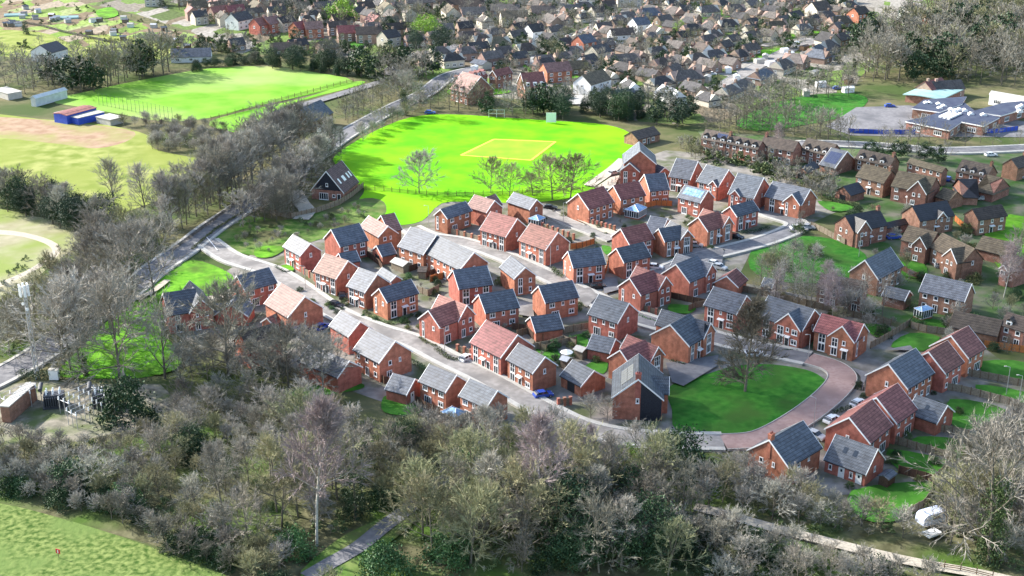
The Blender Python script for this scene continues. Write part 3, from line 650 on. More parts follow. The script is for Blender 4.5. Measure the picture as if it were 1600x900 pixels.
    if 'skyR' in opt:       # roof windows on the B-C slope
        tan = math.tan(R(pitch))
        for q in opt['skyR'].split(','):
            f = float(q); s = MB(); x = U * f; y0, y1 = V * .14, V * .14 + 1.2; f_ = lambda y: h + y * tan + .32
            s.face([(x - .45, y0, f_(y0)), (x + .45, y0, f_(y0)), (x + .45, y1, f_(y1)), (x - .45, y1, f_(y1))]); s.build('roof_window', M['white'], rf, fixn=False)
    if 'clad' in opt:       # dark boarding over part of the B-C face, u0..u1 of the width
        a, b = [float(x) for x in opt['clad'].split(',')]; x0, x1 = U * a, U * b; tan = math.tan(R(pitch)); top = lambda x: h + min(x, U - x) * tan - .12
        c = MB(); P_ = [(x0, 0.02), (x1, 0.02), (x1, top(x1))] + ([(U / 2, top(U / 2))] if a < .5 < b else []) + [(x0, top(x0))]
        c.prism(P_, 'y', -.06, -.004); c.build('boarding', M['blackboard'], root)
    return root, U, V, th
# ---------------------------------------------------------------- the near houses: region | A | B | C | eaves | ridge | roof | wall | A-B face | B-C face | extras | label
HOUSES = """
R5|430,585|527,640|693,592|4.8|R|s|b|N|B||navy roofed brick house with glowing orange left gable, left of the long terrace
R5|655,512|766,580|880,545|4.8|L|p|b|N|G2|wing:-1.2,2.6,2.4,0,4.75,x,40|pale rosy roofed house with a dark brown wing behind, at the terrace's left end
R5|175,640|277,697|405,665|4.8|L|s|b|F|G||small pale-roofed brick house, first on the right at the estate entrance
R5|370,780|500,842|645,770|4.8|L|p|b|F1|G||pale pink roofed pair of houses facing the estate road below the navy roofed house
R5|580,870|680,926|830,855|4.8|L|s|b|F|N||pale grey roofed brick house between the pale pink pair and a navy roofed house
R5|895,630|1045,690|1205,625|4.8|L|s|b|R|N||left half of the long grey-roofed brick terrace
R5|1050,664|1275,785|1440,715|4.9|L|s|b|R|G||right half of the long grey-roofed brick terrace, with plain brown gable end
R5|1120,437|1195,465|1343,412|4.8|R|s|b|T1|B||navy roofed house with white gable window, on the tan street corner by the cricket field
R5|1320,395|1440,427|1540,402|4.8|L|p|b|N|G2|wing:-1.2,2.2,2.4,0,4.75,x,40|cream roofed house with brown wing, just right of the corner navy house
R5|1405,525|1560,580|1695,520|4.8|L|t|b|F1|G||pink roofed pair with white bays, upper left of the two facing the terrace
R6|45,600|210,660|355,610|4.8|L|t|b|F1|G||pink roofed pair with white bays, lower right of the two facing the terrace
R6|-25,357|110,407|190,375|4.8|L|s|b|N|G||pale grey roofed house with a blue-roofed conservatory at its front corner
R6|345,372|480,407|635,365|4.8|R|t|b|G|R||brown roofed stepped house with pink-lit gable, leftmost under the cricket field trees
R6|590,300|680,347|830,312|4.9|R|t|b|N|R||brown roofed stepped house, middle of three between trees and navy roofed house
N1|615,515|712,605|890,555|4.8|R|s|b|N|B||navy roofed house at the right end of the brown stepped row
N1||462,340|765,345|7.0|L|s|b|N|N||tall three-storey gabled brick house at the right corner of the cricket field
N1||428,408|605,418|4.9|L|s|b|N|T||lower gabled brick house with white bays in front of the tall cricket corner house
N1|905,440|1095,495|1220,410|4.8|L|s|b|F|G||pale roofed house with white corner bay, leftmost of four in the top right estate row
N1|1170,500|1370,560|1540,490|4.8|L|s|b|F|G|x:.6,.95,.4 xs:T1|pale roofed house with small navy front gable, second in the top estate row
N8|185,390|300,430|378,380|4.8|L|s|b|F|G|x:.1,.45,.4 xs:T1|pale roofed house with small navy front gable, third in the top estate row
N1|990,640|1195,718|1318,650|4.8|L|s|b|B|N|solar:.1,.92,.25,.85 pale:1|brick house with pale blue solar panels across its roof
R6|1320,422|1405,452|1540,412|4.8|R|s|b|N|F||navy roofed house with two white bays, right of the pink-and-brown gabled house
N4|640,100|780,145|960,90|4.8|X|t|b|N|F|mw:.42|pink and brown cross-gabled house with three tall white windows at the upper lane
N4|385,160|465,222|665,172|4.8|X|s|b|N|F|mw:.45|navy and pale grey cross-gabled house with white bay, beside the brown roofed house
N4|318,132|425,190|520,105|3.4|L|s|b|N|N||low building with pale grey roof tucked behind the navy cross-gabled house
N4|65,210|205,242|390,225|4.8|R|t|b|N|F||brown roofed house with white bays behind a smaller navy roofed house
N4|60,315|165,375|355,325|4.8|R|s|b|N|F||small navy roofed house with pale green grass and orange fence at its left
R6|325,710|385,772|580,740|4.8|R|s|b|T1|F2||navy roofed house with tall white bays and a dark car in front
N4|445,465|645,520|835,440|4.8|X|s|b|N|B|mw:.4|navy and grey cross-gabled house with plain red gable, above the bare birches
N4|118,572|288,615|512,550|4.8|X|t|b|T1|B|mw:.44|pink and brown cross-gabled house behind the lane's brick wall with piers
R7|-20,335|210,378|305,345|4.8|L|s|b|F|G|x:.55,.97,.6 xs:T1|grey roofed house with front gable and bright white bay, rightmost of the top estate row
N8|525,200|665,225|725,212|4.4|L|o|o|R|N|dorm:.2,.5,.8|old brown-roofed house with three white dormers above the trees
N8|790,240|955,275|1000,258|4.2|L|o|o|R|N|dorm:.15,.45,.75 c:0.05|old house with dormers and end chimney, right of the blue solar extension
N8|795,320|925,358|990,330|4.8|L|n|o|O|N|c:0.05|tan mossy roofed house with dark garage wing, left of two tan roofs
N8|965,365|1140,405|1195,370|4.8|L|n|o|O|N|x:.5,.98,1.2,50 xs:G2|tan mossy roofed house with a brick front gable and white windows
N8|1040,260|1205,305|1232,298|4.8|L|n|o|R|N||old mossy roofed house with a row of white windows, below the school road
N8|1275,300|1420,330|1470,308|4.2|L|o|o|R|N|dorm:.2,.5,.8 c:0.05|old brown roofed house with dormers and end chimney below the school road
N8|1500,260|1570,285|1640,262|4.4|R|o|o|N|G|c:.9|dark roofed old house cut by the right edge above the parked silver car
R7|420,495|535,545|745,505|4.8|R|k|o|G2|O|y:.04,.42,1.2,50 ys:G2 c:.97|black roofed house with red gabled wing and white chimney, above the right-hand lawn
R7|845,420|950,480|1160,437|4.8|R|k|o|N|O|y:.5,.75,.3,45 ys:G|black roofed house with orange left gable and one small pale dormer
R7|1235,425|1315,475|1490,437|4.8|R|o|o|N|O||dark brown roofed house with orange left gable near the right edge
R7|840,580|1010,640|1080,590|4.8|L|n|o|G2|N|x:.5,.98,1.8,52 xs:G2|olive roofed house with a cream stone gable wing
R7|1020,640|1215,740|1345,720|4.8|L|n|o|O|G|x:.55,.98,1.5,45 xs:G2 pitch:45|large olive roofed house with an orange brick wing and brown gable end
N5|320,300|525,355|705,260|4.8|R|s|o|G|R|board:1 pitch:45|large blue-black roofed house with bold white gable boards
N5|85,400|400,480|440,412|4.6|L|o|o|R|N|dorm:.4 V:1|old brown roofed house behind thin birch trunks
N5|830,460|1160,520|1240,468|4.8|L|s|o|R|N|pitch:44|old slate roofed house with white windows and a white conservatory
N5|1430,700|1600,742|1680,700|4.6|L|o|o|R|N|dorm:.3|old red brick house with white dormer at the right edge
N5|1440,250|1530,300|1640,255|4.6|L|o|o|G|N|x:.1,.6,1.0,45 xs:G2|olive roofed house with orange front gable cut by the right edge
N5|50,765|360,815|470,765|4.8|L|t|b|F|T1|x:.39,.985,.6 xs:X|red roofed detached house with glazed white gable, at the bend of the brick lane
Q4|-60,165|215,262|338,190|4.8|L|s|b|F|G|x:.45,.97,.6 xs:F|grey roofed house with front gable facing the green lawn's lane
N4|755,700|990,755|1125,695|4.8|L|s|b|F2|N||grey roofed detached house with white bay, left of the bare tree on the lawn
Q4|610,565|870,627|1040,540|4.8|R|s|b|G|R||navy roofed house end-on, lowest of three stepped roofs by the brick lane
Q4|880,470|1105,530|1222,468|4.8|R|t|b|N|P||brown roofed stepped house, middle of three by the brick lane
Q4|1020,355|1250,435|1350,370|4.8|R|t|b|N|P||brown roofed stepped house, farthest of three by the brick lane
N7|500,392|742,468|865,370|4.8|R|t|b|G|P||brown roofed stepped house, nearer of the lower two, behind the grey garage with white doors
N7|650,290|890,358|1005,285|4.8|R|t|b|N|P||brown roofed stepped house, farther of the lower two, with white garden doors
N7|60,530|290,600|478,505|4.6|R|s|b|G2|G2|c:.04|navy slate roofed house with brick end chimney among trees, beside the brick lane
Q3|870,295|1105,360|1262,272|4.8|X|s|b|N|F|mw:.46 clad:.6,.99|navy and grey cross-gabled house with dark driveway by the green lawn
Q3|475,175|660,217|793,160|4.8|L|s|b|B|G||grey-blue roofed house with four white rear windows, above the grey-roofed garage
Q3|-30,450|130,530|280,490|4.8|L|s|b|F|G||pale grey roofed house with white bay and a blue car beside it
Q2|1340,345|1530,432|1735,370|4.8|L|t|b|F1|N||pink roofed pair with white bays on the front estate road
N3|1000,365|1095,437|1332,390|4.8|R|s|b|N|B||navy roofed house with bright orange left gable above a small navy garage
N3|565,430|655,510|895,465|4.8|R|s|b|N|B||navy roofed house with bright orange left gable, in the middle of the three
N3|385,250|460,335|698,290|4.8|R|s|b|N|F2||navy roofed house with white bay just below the long terrace's gable end
N3|760,180|865,260|1022,242|4.8|L|s|b|N|T||pale roofed house with a red gable and tall white bay, beside the tan street
N3|158,567|315,615|567,525|4.8|X|t|b|T1|B|mw:.48|pink and brown cross-gabled house at the front estate road's bend
Q2|725,55|820,87|1015,40|4.8|R|s|b|T1|F2||navy roofed house with orange gable and white bays on the front estate road
Q2|60,95|200,182|415,120|4.8|L|p|b|N|G||pale pink roofed house with plain red gable above a silver van
N6|618,205|722,255|950,200|4.8|R|s|b|N|B||navy roofed house with orange gable, nearest the grass verge left of the road
N6|95,335|160,435|485,418|4.8|X|s|b|G2|B|mw:.52|leftmost house of the estate, navy roof with a pale slope and orange gable
Q2|620,375|770,465|965,385|4.8|L|s|b|R|G2||pale grey roofed house with two small gable windows, above the single garage
Q2|465,235|578,302|725,255|4.6|L|s|b|N|N||pale grey roofed house half hidden by bare trees, below the parked blue car
Q2|1030,570|1185,648|1310,575|4.8|L|s|b|B|N||left one of the pale grey roofed pair behind the white conservatory
Q2|1280,662|1440,745|1565,672|4.8|L|s|b|B|N||right one of the pale grey roofed pair behind the white conservatory
N6|640,620|750,690|990,610|4.6|R|o|b|N|N||mottled roofed house hidden by bare trees left of the silver van
N6|1120,760|1400,890|1560,790|4.0|L|s|b|N|N||mottled grey roofed house hidden by bare trees below the silver van
N2||305,640|715,658|4.9|L|s|b|N|G|clad:.56,.99 solar:.25,.8,.3,.8 wing:3,1.2,3.5,9,4.6,x,40 c:.03|gable-end house with dark boarding and solar panel, on the left of the green lawn
N2|260,340|462,390|725,300|4.8|X|t|b|N|F|mw:.42|red and brown cross-gabled house with white bay, behind the dark-boarded gable house
"""
SMALL = """
R5|730,660|790,702|870,672|2.5|R|s|b|V|N||garage|small navy roofed garage with orange gable left of the long terrace
R5|505,705|548,748|645,716|2.5|R|s|b|N|D1||garage|low navy roofed outbuilding below the navy house left of the terrace
R5|765,805|845,857|905,837|2.5|L|s|b|V|N||garage|little pale-roofed garage behind the pale grey roofed front house
Q3|95,205|150,275|315,240|2.5|R|s|b|N|N||garage|navy roofed garage with orange gable end in the middle gardens
Q3|305,550|432,612|585,562|2.6|L|s|b|V|N||garage|open-fronted grey roofed double garage beside the blue car
N2|98,228|275,272|360,190|2.6|L|s|b|N|N||garage|grey-blue roofed garage behind the red and brown cross-gabled house
N4||835,522|1000,556|2.6|L|t|b|N|N||garage|brown roofed garage with red gable by the birches
N1||790,442|905,422|2.5|L|s|b|N|V||garage|little brick garage left of the top right estate row
Q2|40,205|110,232|165,198|2.5|R|t|b|N|D1||garage|small dark brown roofed outbuilding joined below the pale pink roofed house
N6|440,395|485,425|770,390|2.6|R|s|b|N|D1||garage|long navy roofed garage between the two leftmost navy roofed houses
N6||500,432|735,440|2.6|L|s|b|N|N||garage|low garage with a pale slope and dark gable, by the long navy garage
Q2|822,602|940,665|1030,580|2.6|L|s|b|N|D1||garage|single pale roofed garage with a white side door on bright lawn
N8|505,295|555,306|612,278|2.6|R|k|o|V|N||garage|small black roofed garage with orange gable left of the blue solar extension
N8|625,245|690,285|790,245|2.6|L|s|o|N|N|solar:.1,.9,.15,.8|extension|low brick extension with blue solar panels on its roof
N8|695,390|765,416|832,392|2.6|R|k|o|V|N||garage|black roofed garage wing with pink gable below the tan roofs
N8|1262,372|1300,425|1378,405|2.5|R|k|o|V|N|hip:1|garage|black hipped double garage by the parked cars
N8|1365,392|1450,412|1530,376|2.6|L|n|o|N|N|hip:1|garage|tan hipped garage right of the black hipped garage
N8|1180,412|1240,442|1305,420|2.8|L|n|o|N|N||garage|low olive roofed gable outbuilding with chimney-like pier left of the hipped garages
R7|715,502|745,524|880,490|2.6|R|k|o|N|V||garage|black roofed carport joining two black roofed houses
R7|1310,622|1485,698|1550,642|2.8|L|n|o|N|N||garage|long low grey-olive roofed garage row near the right edge
N5|560,480|720,515|775,475|2.7|L|s|o|N|N||garage|grey slate garage with white-edged gable below the blue-black roofed house
N5|1055,705|1400,775|1450,700|2.8|L|o|o|N|N||garage|long low brown roofed garage row behind the stepped houses
N7|955,290|1115,358|1205,292|2.9|L|s|b|N|G|sky:.5|garage|grey roofed garage with gable door behind the lower stepped houses
N7|495,562|720,640|825,562|2.7|L|s|b|D|G|sky:.35,.6 pitch:44|garage|grey slate garage with two white doors and roof windows at the bottom right
N7|640,180|720,120|760,60|2.5|R|s|b|N|N||garage|small grey roofed garage beside the navy end-on house
R7|-40,890|20,900|60,870|2.4|L|s|o|N|N||garage|small grey outbuilding beside the right-hand birches
"""
for row in HOUSES.strip().split('\n'):
    r, A, B, C, h, rd, rf, wl, ab, bc, ex, lb = row.split('|')
    tup = lambda s: tuple(float(x) for x in s.split(',')) if s else None
    ex = ' '.join(e for e in ex.split() if not e.startswith('V:'))
    house(r, tup(A), tup(B), tup(C), float(h), rd, rf, wl, ab, bc, ex, lb, name='brick_house', cat='house', V0={('N1', '462,340'): 10.5, ('N1', '428,408'): 7, ('N2', '305,640'): 12}.get((r, B)))
for row in SMALL.strip().split('\n'):
    r, A, B, C, h, rd, rf, wl, ab, bc, ex, nm, lb = row.split('|')
    tup = lambda s: tuple(float(x) for x in s.split(',')) if s else None
    if r == 'N7' and B == '720,120': continue
    house(r, tup(A), tup(B), tup(C), float(h), rd, rf, wl, ab, bc, ex, lb, name=nm, cat=nm, V0=None if A else 6.0)
# ---------------------------------------------------------------- barn, conservatories, school, sheds and other single buildings
root, U, V, th = house('R5', (345, 297), (545, 303), (640, 238), 2.9, 'R', 'u', 'o', 'N', 'N', 'pitch:50 skyR:.2,.45,.52,.74,.9 board:1', 'large steep purple-brown roofed barn with black gable and white roof windows', name='barn', cat='barn')
hb = V / 2 * math.tan(R(50)); b = MB()
b.prism([(V * .06, 2.9 + .35), (V * .94, 2.9 + .35), (V / 2, 2.9 + hb - .2)], 'x', -.09, -.01); b.build('boarding', M['blackboard'], root)
F = Face(root, -.09, V, -math.pi / 2, V); F.win(V * .5, 4.4, .8, 1.1)
F = Face(root, 0, V, -math.pi / 2, V); F.win(V * .38, .1, 3.0, 2.2, 'patio'); F.win(V * .7, 1.0, 1.0, 1.0); F.door(V * .86, True, False)
def conservatory(reg, A, B, C, h, label):
    P, th, U, V = fit_box(RP(reg, A), RP(reg, B), RP(reg, C), h); root = thing('conservatory', label, 'conservatory', P, th)
    f = MB(); g_ = MB(); b = MB(); b.box(0, U, 0, V, 0, .5); b.build('base_wall', M['brick'], root)
    for x0, y0, x1, y1 in ((0, 0, U, 0), (0, 0, 0, V), (U, 0, U, V), (0, V, U, V)):
        n = max(3, round(math.hypot(x1 - x0, y1 - y0) / .8))
        for i in range(n + 1):
            x, y = x0 + (x1 - x0) * i / n, y0 + (y1 - y0) * i / n; f.box(x - .06, x + .06, y - .06, y + .06, .5, h)
    f.box(-.1, U + .1, -.1, V + .1, h, h + .14); f.box(-.07, U + .07, -.07, V + .07, .48, .58); f.build('frame', M['white'], root)
    g_.box(.02, U - .02, .02, V - .02, .56, h - .01); g_.build('glazing', M['glass'], root)
    m = MB(); z = h + .16; zt = h + min(U, V) * .32; a, c, k = (-.12, -.12), (U + .12, V + .12), min(U, V) * .4
    p = [(a[0], a[1], z), (c[0], a[1], z), (c[0], c[1], z), (a[0], c[1], z)]
    r0, r1 = ((k, V / 2, zt), (U - k, V / 2, zt)) if U >= V else ((U / 2, k, zt), (U / 2, V - k, zt))
    if U >= V:
        for q in ([p[0], p[1], r1, r0], [p[1], p[2], r1], [p[2], p[3], r0, r1], [p[3], p[0], r0]): m.face(q)
    else:
        for q in ([p[0], p[1], r0], [p[1], p[2], r1, r0], [p[2], p[3], r1], [p[3], p[0], r0, r1]): m.face(q)
    m.face(p[::-1]); ro = m.build('roof', M['blueglass'], root)
    rb = MB()
    for q in p:
        e = r0 if (Vector(q) - Vector(r0)).length < (Vector(q) - Vector(r1)).length else r1; rb.tube((q[0], q[1], q[2] + .05), (e[0], e[1], e[2] + .05), .06, .06, 5)
    rb.build('glazing_bar', M['white'], ro)
conservatory('R6', (105, 462), (165, 482), (205, 458), 2.3, 'white conservatory with blue glass roof at the corner of a pale roofed house')
conservatory('Q2', (1160, 772), (1245, 812), (1310, 772), 2.4, 'white conservatory with pale blue roof among bare trees at the lower middle')
conservatory('N5', (797, 570), (850, 600), (930, 575), 2.4, 'white framed conservatory with dark blue hipped roof on the right')
conservatory('N1', (470, 790), (600, 812), (680, 770), 2.4, 'purplish lean-to conservatory behind the brown stepped houses')
# sheds, pavilions, farm buildings: region | A | B | C | eaves | ridge | wall | roof | extras | name | label
def shed(reg, A, B, C, h, rd, wall, roof, label, name='shed', pitch=22, V0=None):
    if A is None:
        b = at(*RP(reg, B), h); c = at(*RP(reg, C), h); th = math.atan2(c.y - b.y, c.x - b.x); U, V, P = (c - b).length, V0, Vector((b.x, b.y, 0))
    else: P, th, U, V = fit_box(RP(reg, A), RP(reg, B), RP(reg, C), h)
    U = max(U, 1.5); V = max(V, 1.5)
    for fi in (.2, .8):
        for fj in (.2, .8): c_ = P + Vector((math.cos(th) * U * fi - math.sin(th) * V * fj, math.sin(th) * U * fi + math.cos(th) * V * fj, 0)); FOOT.append((c_.x, c_.y - 2, max(U, V) * .4 + (3 if name == 'barn' else .5)))
    root = thing(name, label, name.replace('_', ' '), P, th); W, Rf = MB(), MB()
    if pitch < 4:
        W.box(0, U, 0, V, 0, h); Rf.box(-.2, U + .2, -.2, V + .2, h + .002, h + .22)
    else: gable(W, Rf, None, None, 0, U, 0, V, h, 'y' if rd == 'L' else 'x', pitch)
    W.build('wall', M[wall], root); Rf.build('roof', M[roof], root); return root, U, V
shed('N7', (795, 655), (845, 672), (888, 642), 2.0, 'R', 'darkfence', 'slate', 'small garden shed with blue-grey roof right of the garage with white doors')
shed('R5', (845, 735), (920, 765), (975, 745), 2.0, 'L', 'fence', 'concrete', 'pale garden shed behind the long terrace, at its left end')
shed('R5', (1015, 780), (1060, 800), (1070, 770), 2.0, 'L', 'fence', 'oldtile', 'brown garden shed behind the long terrace, in the middle gardens')
shed('Q3', (390, 380), (440, 400), (475, 380), 2.1, 'L', 'fence', 'concrete', 'pale garden shed left of the grey-blue roofed garage')
shed('N3', (1205, 850), (1250, 870), (1285, 845), 2.0, 'L', 'fence', 'metal', 'small silver roofed shed in the middle gardens')
shed('M6', (240, 395), (400, 415), (525, 375), 4.5, 'R', 'whiterender', 'darkslate', 'white walled barn with big dark hipped roof in the top left paddocks', name='barn', pitch=28)
shed('M6', (240, 750), (275, 770), (520, 700), 3.4, 'R', 'polytunnel', 'polytunnel', 'long pale polytunnel beside the playing pitch', name='polytunnel', pitch=32)
shed('M6', (-60, 700), (60, 735), (170, 720), 2.6, 'L', 'concrete', 'concrete', 'low pale flat-roofed shed at the left edge below the trees', pitch=3)
root, U, V = shed('P', (85, 177), (122, 185), (163, 176), 2.6, 'R', 'bluepaint', 'concrete', 'royal blue shipping container with a grey top, front of the two', name='shipping_container', pitch=2)
shed('P', (84, 176), (104, 181), (150, 168), 3.4, 'R', 'bluepaint', 'tile', 'open blue shed with a rusty red and grey roof by the containers', name='shed', pitch=6)
shed('P', (150, 183), (172, 188), (193, 183), 2.2, 'R', 'concrete', 'concrete', 'low grey flat roofed store right of the blue container', pitch=2)
shed('P', (452, 176), (487, 190), (518, 172), 4.2, 'R', 'wood', 'slate', 'grey slate roofed barn half hidden by trees beside the main road', name='barn', pitch=40)
shed('P', (398, 200), (428, 210), (470, 182), 3.2, 'R', 'wood', 'oldtile', 'brown roofed low barn left of the grey slate barn by the road', name='barn', pitch=30)
shed('M2', (585, 600), (700, 625), (790, 600), 2.6, 'L', 'render', 'slate', 'low grey garage block left of the dormered terrace', name='garage', pitch=20)
# cricket pavilion, with a pale panel on its roof
root, U, V, th = house('R6', (700, -45), (785, -28), (925, -60), 2.7, 'R', 'o', 'o', 'N', 'N', 'pitch:32', 'timber cricket pavilion with brown roof and one pale roof panel by the cricket field', name='pavilion', cat='pavilion')
F = Face(root, 0, 0, 0, U); F.win(U * .3, .9, 1.5, 1.3); F.win(U * .7, .9, 1.5, 1.3); F.door(U * .5, True, False)
# big dormered brick terrace behind the cricket field
def big(reg, A, B, C, h, rd, rf, wl, ab, bc, ex, lb, nm='terrace'): return house(reg, A, B, C, h, rd, rf, wl, ab, bc, ex, lb, name='brick_' + nm, cat=nm)
root, U, V, th = big('M2', (420, 745), (470, 800), (745, 720), 5.0, 'R', 't', 'o', 'N', 'R', 'pitch:48', 'long purple roofed terrace with white dormers behind the cricket field, left wing')
for i in range(6):
    d = MB(); x = U * (i + .5) / 6; d.box(x - .75, x + .75, .5, 2.4, 5.6, 7.1); o = d.build('dormer', M['white'], root); Face(root, x - .75, .5, 0, 1.5).win(.75, 5.8, 1.1, 1.0)
    q = MB(); q.prism([(x - 1.0, 7.1), (x, 7.9), (x + 1.0, 7.1)], 'y', .3, 3.2); q.build('dormer_roof', M['tile'], o)
root, U, V, th = big('M2', (770, 700), (835, 735), (985, 690), 5.6, 'R', 't', 'o', 'G2', 'R', 'pitch:46 c:.04', 'taller purple roofed brick house at the right end of the dormered terrace')
root, U, V, th = big('M2', (1040, 790), (1110, 850), (1310, 800), 5.0, 'R', 't', 'o', 'G', 'R', 'pitch:46', 'purple roofed brick block with white dormers right of the long dormered terrace')
for i in range(3):
    d = MB(); x = U * (i + .5) / 3; d.box(x - .75, x + .75, .5, 2.4, 5.6, 7.0); o = d.build('dormer', M['white'], root); Face(root, x - .75, .5, 0, 1.5).win(.75, 5.8, 1.1, 1.0)
big('M2', (400, 830), (560, 900), (800, 830), 4.8, 'L', 'p', 'o', 'R', 'N', 'dorm:.25,.6 pitch:42', 'pale roofed brick house with two dark dormers in front of the dormered terrace', nm='house')
big('N8', (50, 135), (165, 165), (205, 140), 5.0, 'L', 'o', 'o', 'R', 'N', 'dorm:.15,.5,.85 solar:.55,.95,.3,.8', 'old brick terrace house with dormers and solar panel, left end of the old row')
big('N8', (165, 150), (320, 195), (350, 160), 5.0, 'L', 'o', 'o', 'R', 'N', 'dorm:.12,.38,.62,.86 c:.95', 'old brick terrace house with four dormers, middle of the old row')
big('N8', (335, 165), (490, 205), (525, 175), 5.0, 'L', 'o', 'o', 'R', 'N', 'c:.95', 'plain old brick terrace house behind the purple bare tree, right end of the old row')
# school
def flat_block(reg, s, h, wall, roof, root, name='wing', fascia=True, h0=0.0):
    P = [at(*q, h) for q in pts(s, reg)]; P = [p - Vector((root.location.x, root.location.y, 0)) for p in P]; b = MB()
    b.prism([(p.x, p.y) for p in P], 'z', h0, h); o = b.build(name, M[wall], root)
    c = sum(P, Vector()) / len(P); Q = [c + (p - c) * 1.03 for p in P]; r = MB(); r.prism([(p.x, p.y) for p in Q], 'z', h + .004, h + .3); r.build('roof', M[roof], o)
    if fascia:
        Q = [c + (p - c) * 1.036 for p in P]; f = MB()
        for i in range(len(Q)):
            a, d = Q[i], Q[(i + 1) % len(Q)]; n = Vector((-(d - a).y, (d - a).x, 0)).normalized() * .06
            f.face([(a.x, a.y, h - .15), (d.x, d.y, h - .15), (d.x, d.y, h + .26), (a.x, a.y, h + .26)])
        f.build('fascia', M['white'], o)
    for i in range(len(P)):
        a, d = P[i], P[(i + 1) % len(P)]; L = (d - a).length; ang = math.atan2(d.y - a.y, d.x - a.x)
        nrm = Vector((math.sin(ang), -math.cos(ang)))
        if nrm.y < -.2 and h0 == 0:
            n = int(L / 7)
            for k in range(n): Face(root, a.x, a.y, ang, L).win(L * (k + .5) / n, .8, 3.2, 1.7)
    return o, P
sc = at(1470, 180); root = thing('school', 'large low school with blue-grey flat roofs and a teal curved hall', 'school', (sc.x, sc.y, 0))
flat_block('M8', '470,555 880,640 1130,470 1020,380 700,500', 3.4, 'oldbrick', 'bluefelt', root)
flat_block('M8', '1000,560 1210,600 1360,520 1130,460', 3.6, 'oldbrick', 'bluefelt', root)
flat_block('M8', '530,430 790,465 1000,390 1040,320 640,350', 3.8, 'oldbrick', 'bluefelt', root)
flat_block('M8', '1110,460 1380,500 1620,430 1620,360 1400,380', 3.5, 'oldbrick', 'bluefelt', root)
o, P = flat_block('M8', '1270,290 1600,350 1620,320 1290,262', 4.2, 'whiterender', 'concrete', root)
for i, (q0, q1) in enumerate((((830, 520), (940, 470)), ((870, 530), (990, 475)), ((790, 510), (890, 465)))):
    a, d = at(*RP('M8', q0), 3.9) - root.location, at(*RP('M8', q1), 3.9) - root.location; b = MB(); n = Vector((-(d - a).y, (d - a).x, 0)).normalized() * .5
    for z0, z1 in ((3.7, 4.3),):
        b.prism([((a - n).x, (a - n).y), ((d - n).x, (d - n).y), ((d + n).x, (d + n).y), ((a + n).x, (a + n).y)], 'z', z0, z1)
    b.build('rooflight', M['white'], root)
for q in ((660, 378), (690, 378), (780, 388), (830, 408), (790, 428), (900, 440), (940, 452), (980, 440), (1030, 448), (1090, 482), (1210, 492), (1550, 420), (1580, 405), (1560, 455)):
    a = at(*RP('M8', q), 4.0) - root.location; b = MB(); b.box(a.x - 1, a.x + 1, a.y - 1, a.y + 1, 3.7, 4.3); b.prism([(a.x - 1, 4.3), (a.x + 1, 4.3), (a.x, 4.8)], 'y', a.y - 1, a.y + 1); b.build('rooflight', M['white'], root)
# curved hall
P, th, U, V = fit_box(RP('M8', (450, 345)), RP('M8', (790, 345)), RP('M8', (1010, 255)), 2.9); off = P - Vector((sc.x, sc.y, 0))
hroot = link('hall', None, root, off, th); b = MB(); b.box(0, U, 0, V, 0, 2.9); b.build('wall', M['oldbrick'], hroot); r = MB(); n = 12; ar = lambda t: 2.9 + .55 * math.sin(math.pi * t)
for i in range(n):
    y0, y1 = -.8 + (V + 1.6) * i / n, -.8 + (V + 1.6) * (i + 1) / n; z0, z1 = ar(i / n), ar((i + 1) / n)
    r.prism([(y0, z0), (y1, z1), (y1, z1 + .35), (y0, z0 + .35)], 'x', -1.2, U + 1.2)
r.build('roof', M['teal'], hroot)
# ---------------------------------------------------------------- fences, garden walls, cars, mast, substation, small things
def fence(reg, s, label, h=1.75, m='fence', post='wood', step=1.9, gaps=False, name='fence', close=True):
    P = [at(*q) for q in pts(s, reg)]; o0 = P[0].copy(); root = thing(name, label, 'fence', o0); B = MB(); posts = []
    key = (post, h)
    if ('post', key) not in MESH: b = MB(); b.box(-.07, .07, -.07, .07, 0, h + .12); MESH[('post', key)] = b.mesh('post', M[post])
    for i in range(len(P) - 1):
        a, d = P[i] - o0, P[i + 1] - o0; L = (d - a).length
        if L < .2: continue
        u = (d - a) / L; n = Vector((-u.y, u.x, 0)) * .03; k = max(1, round(L / step))
        for j in range(k + 1):
            if j or i == 0: posts.append((a + u * (L * j / k), math.atan2(u.y, u.x)))
        for j in range(k):
            p, q = a + u * (L * j / k + .08), a + u * (L * (j + 1) / k - .08)
            dz = rnd.uniform(-.04, .04)
            zs = ((.08, h + dz),) if not gaps else ((.35, .47), (.75, .87), (1.1, 1.22))
            for z0, z1 in zs:
                B.prism([((p - n).x, (p - n).y), ((q - n).x, (q - n).y), ((q + n).x, (q + n).y), ((p + n).x, (p + n).y)], 'z', z0, z1)
    B.build('rails' if gaps else 'boards', M[m], root)
    for p, a in posts[:100]: link('post', MESH[('post', key)], root, p, a)
    return root
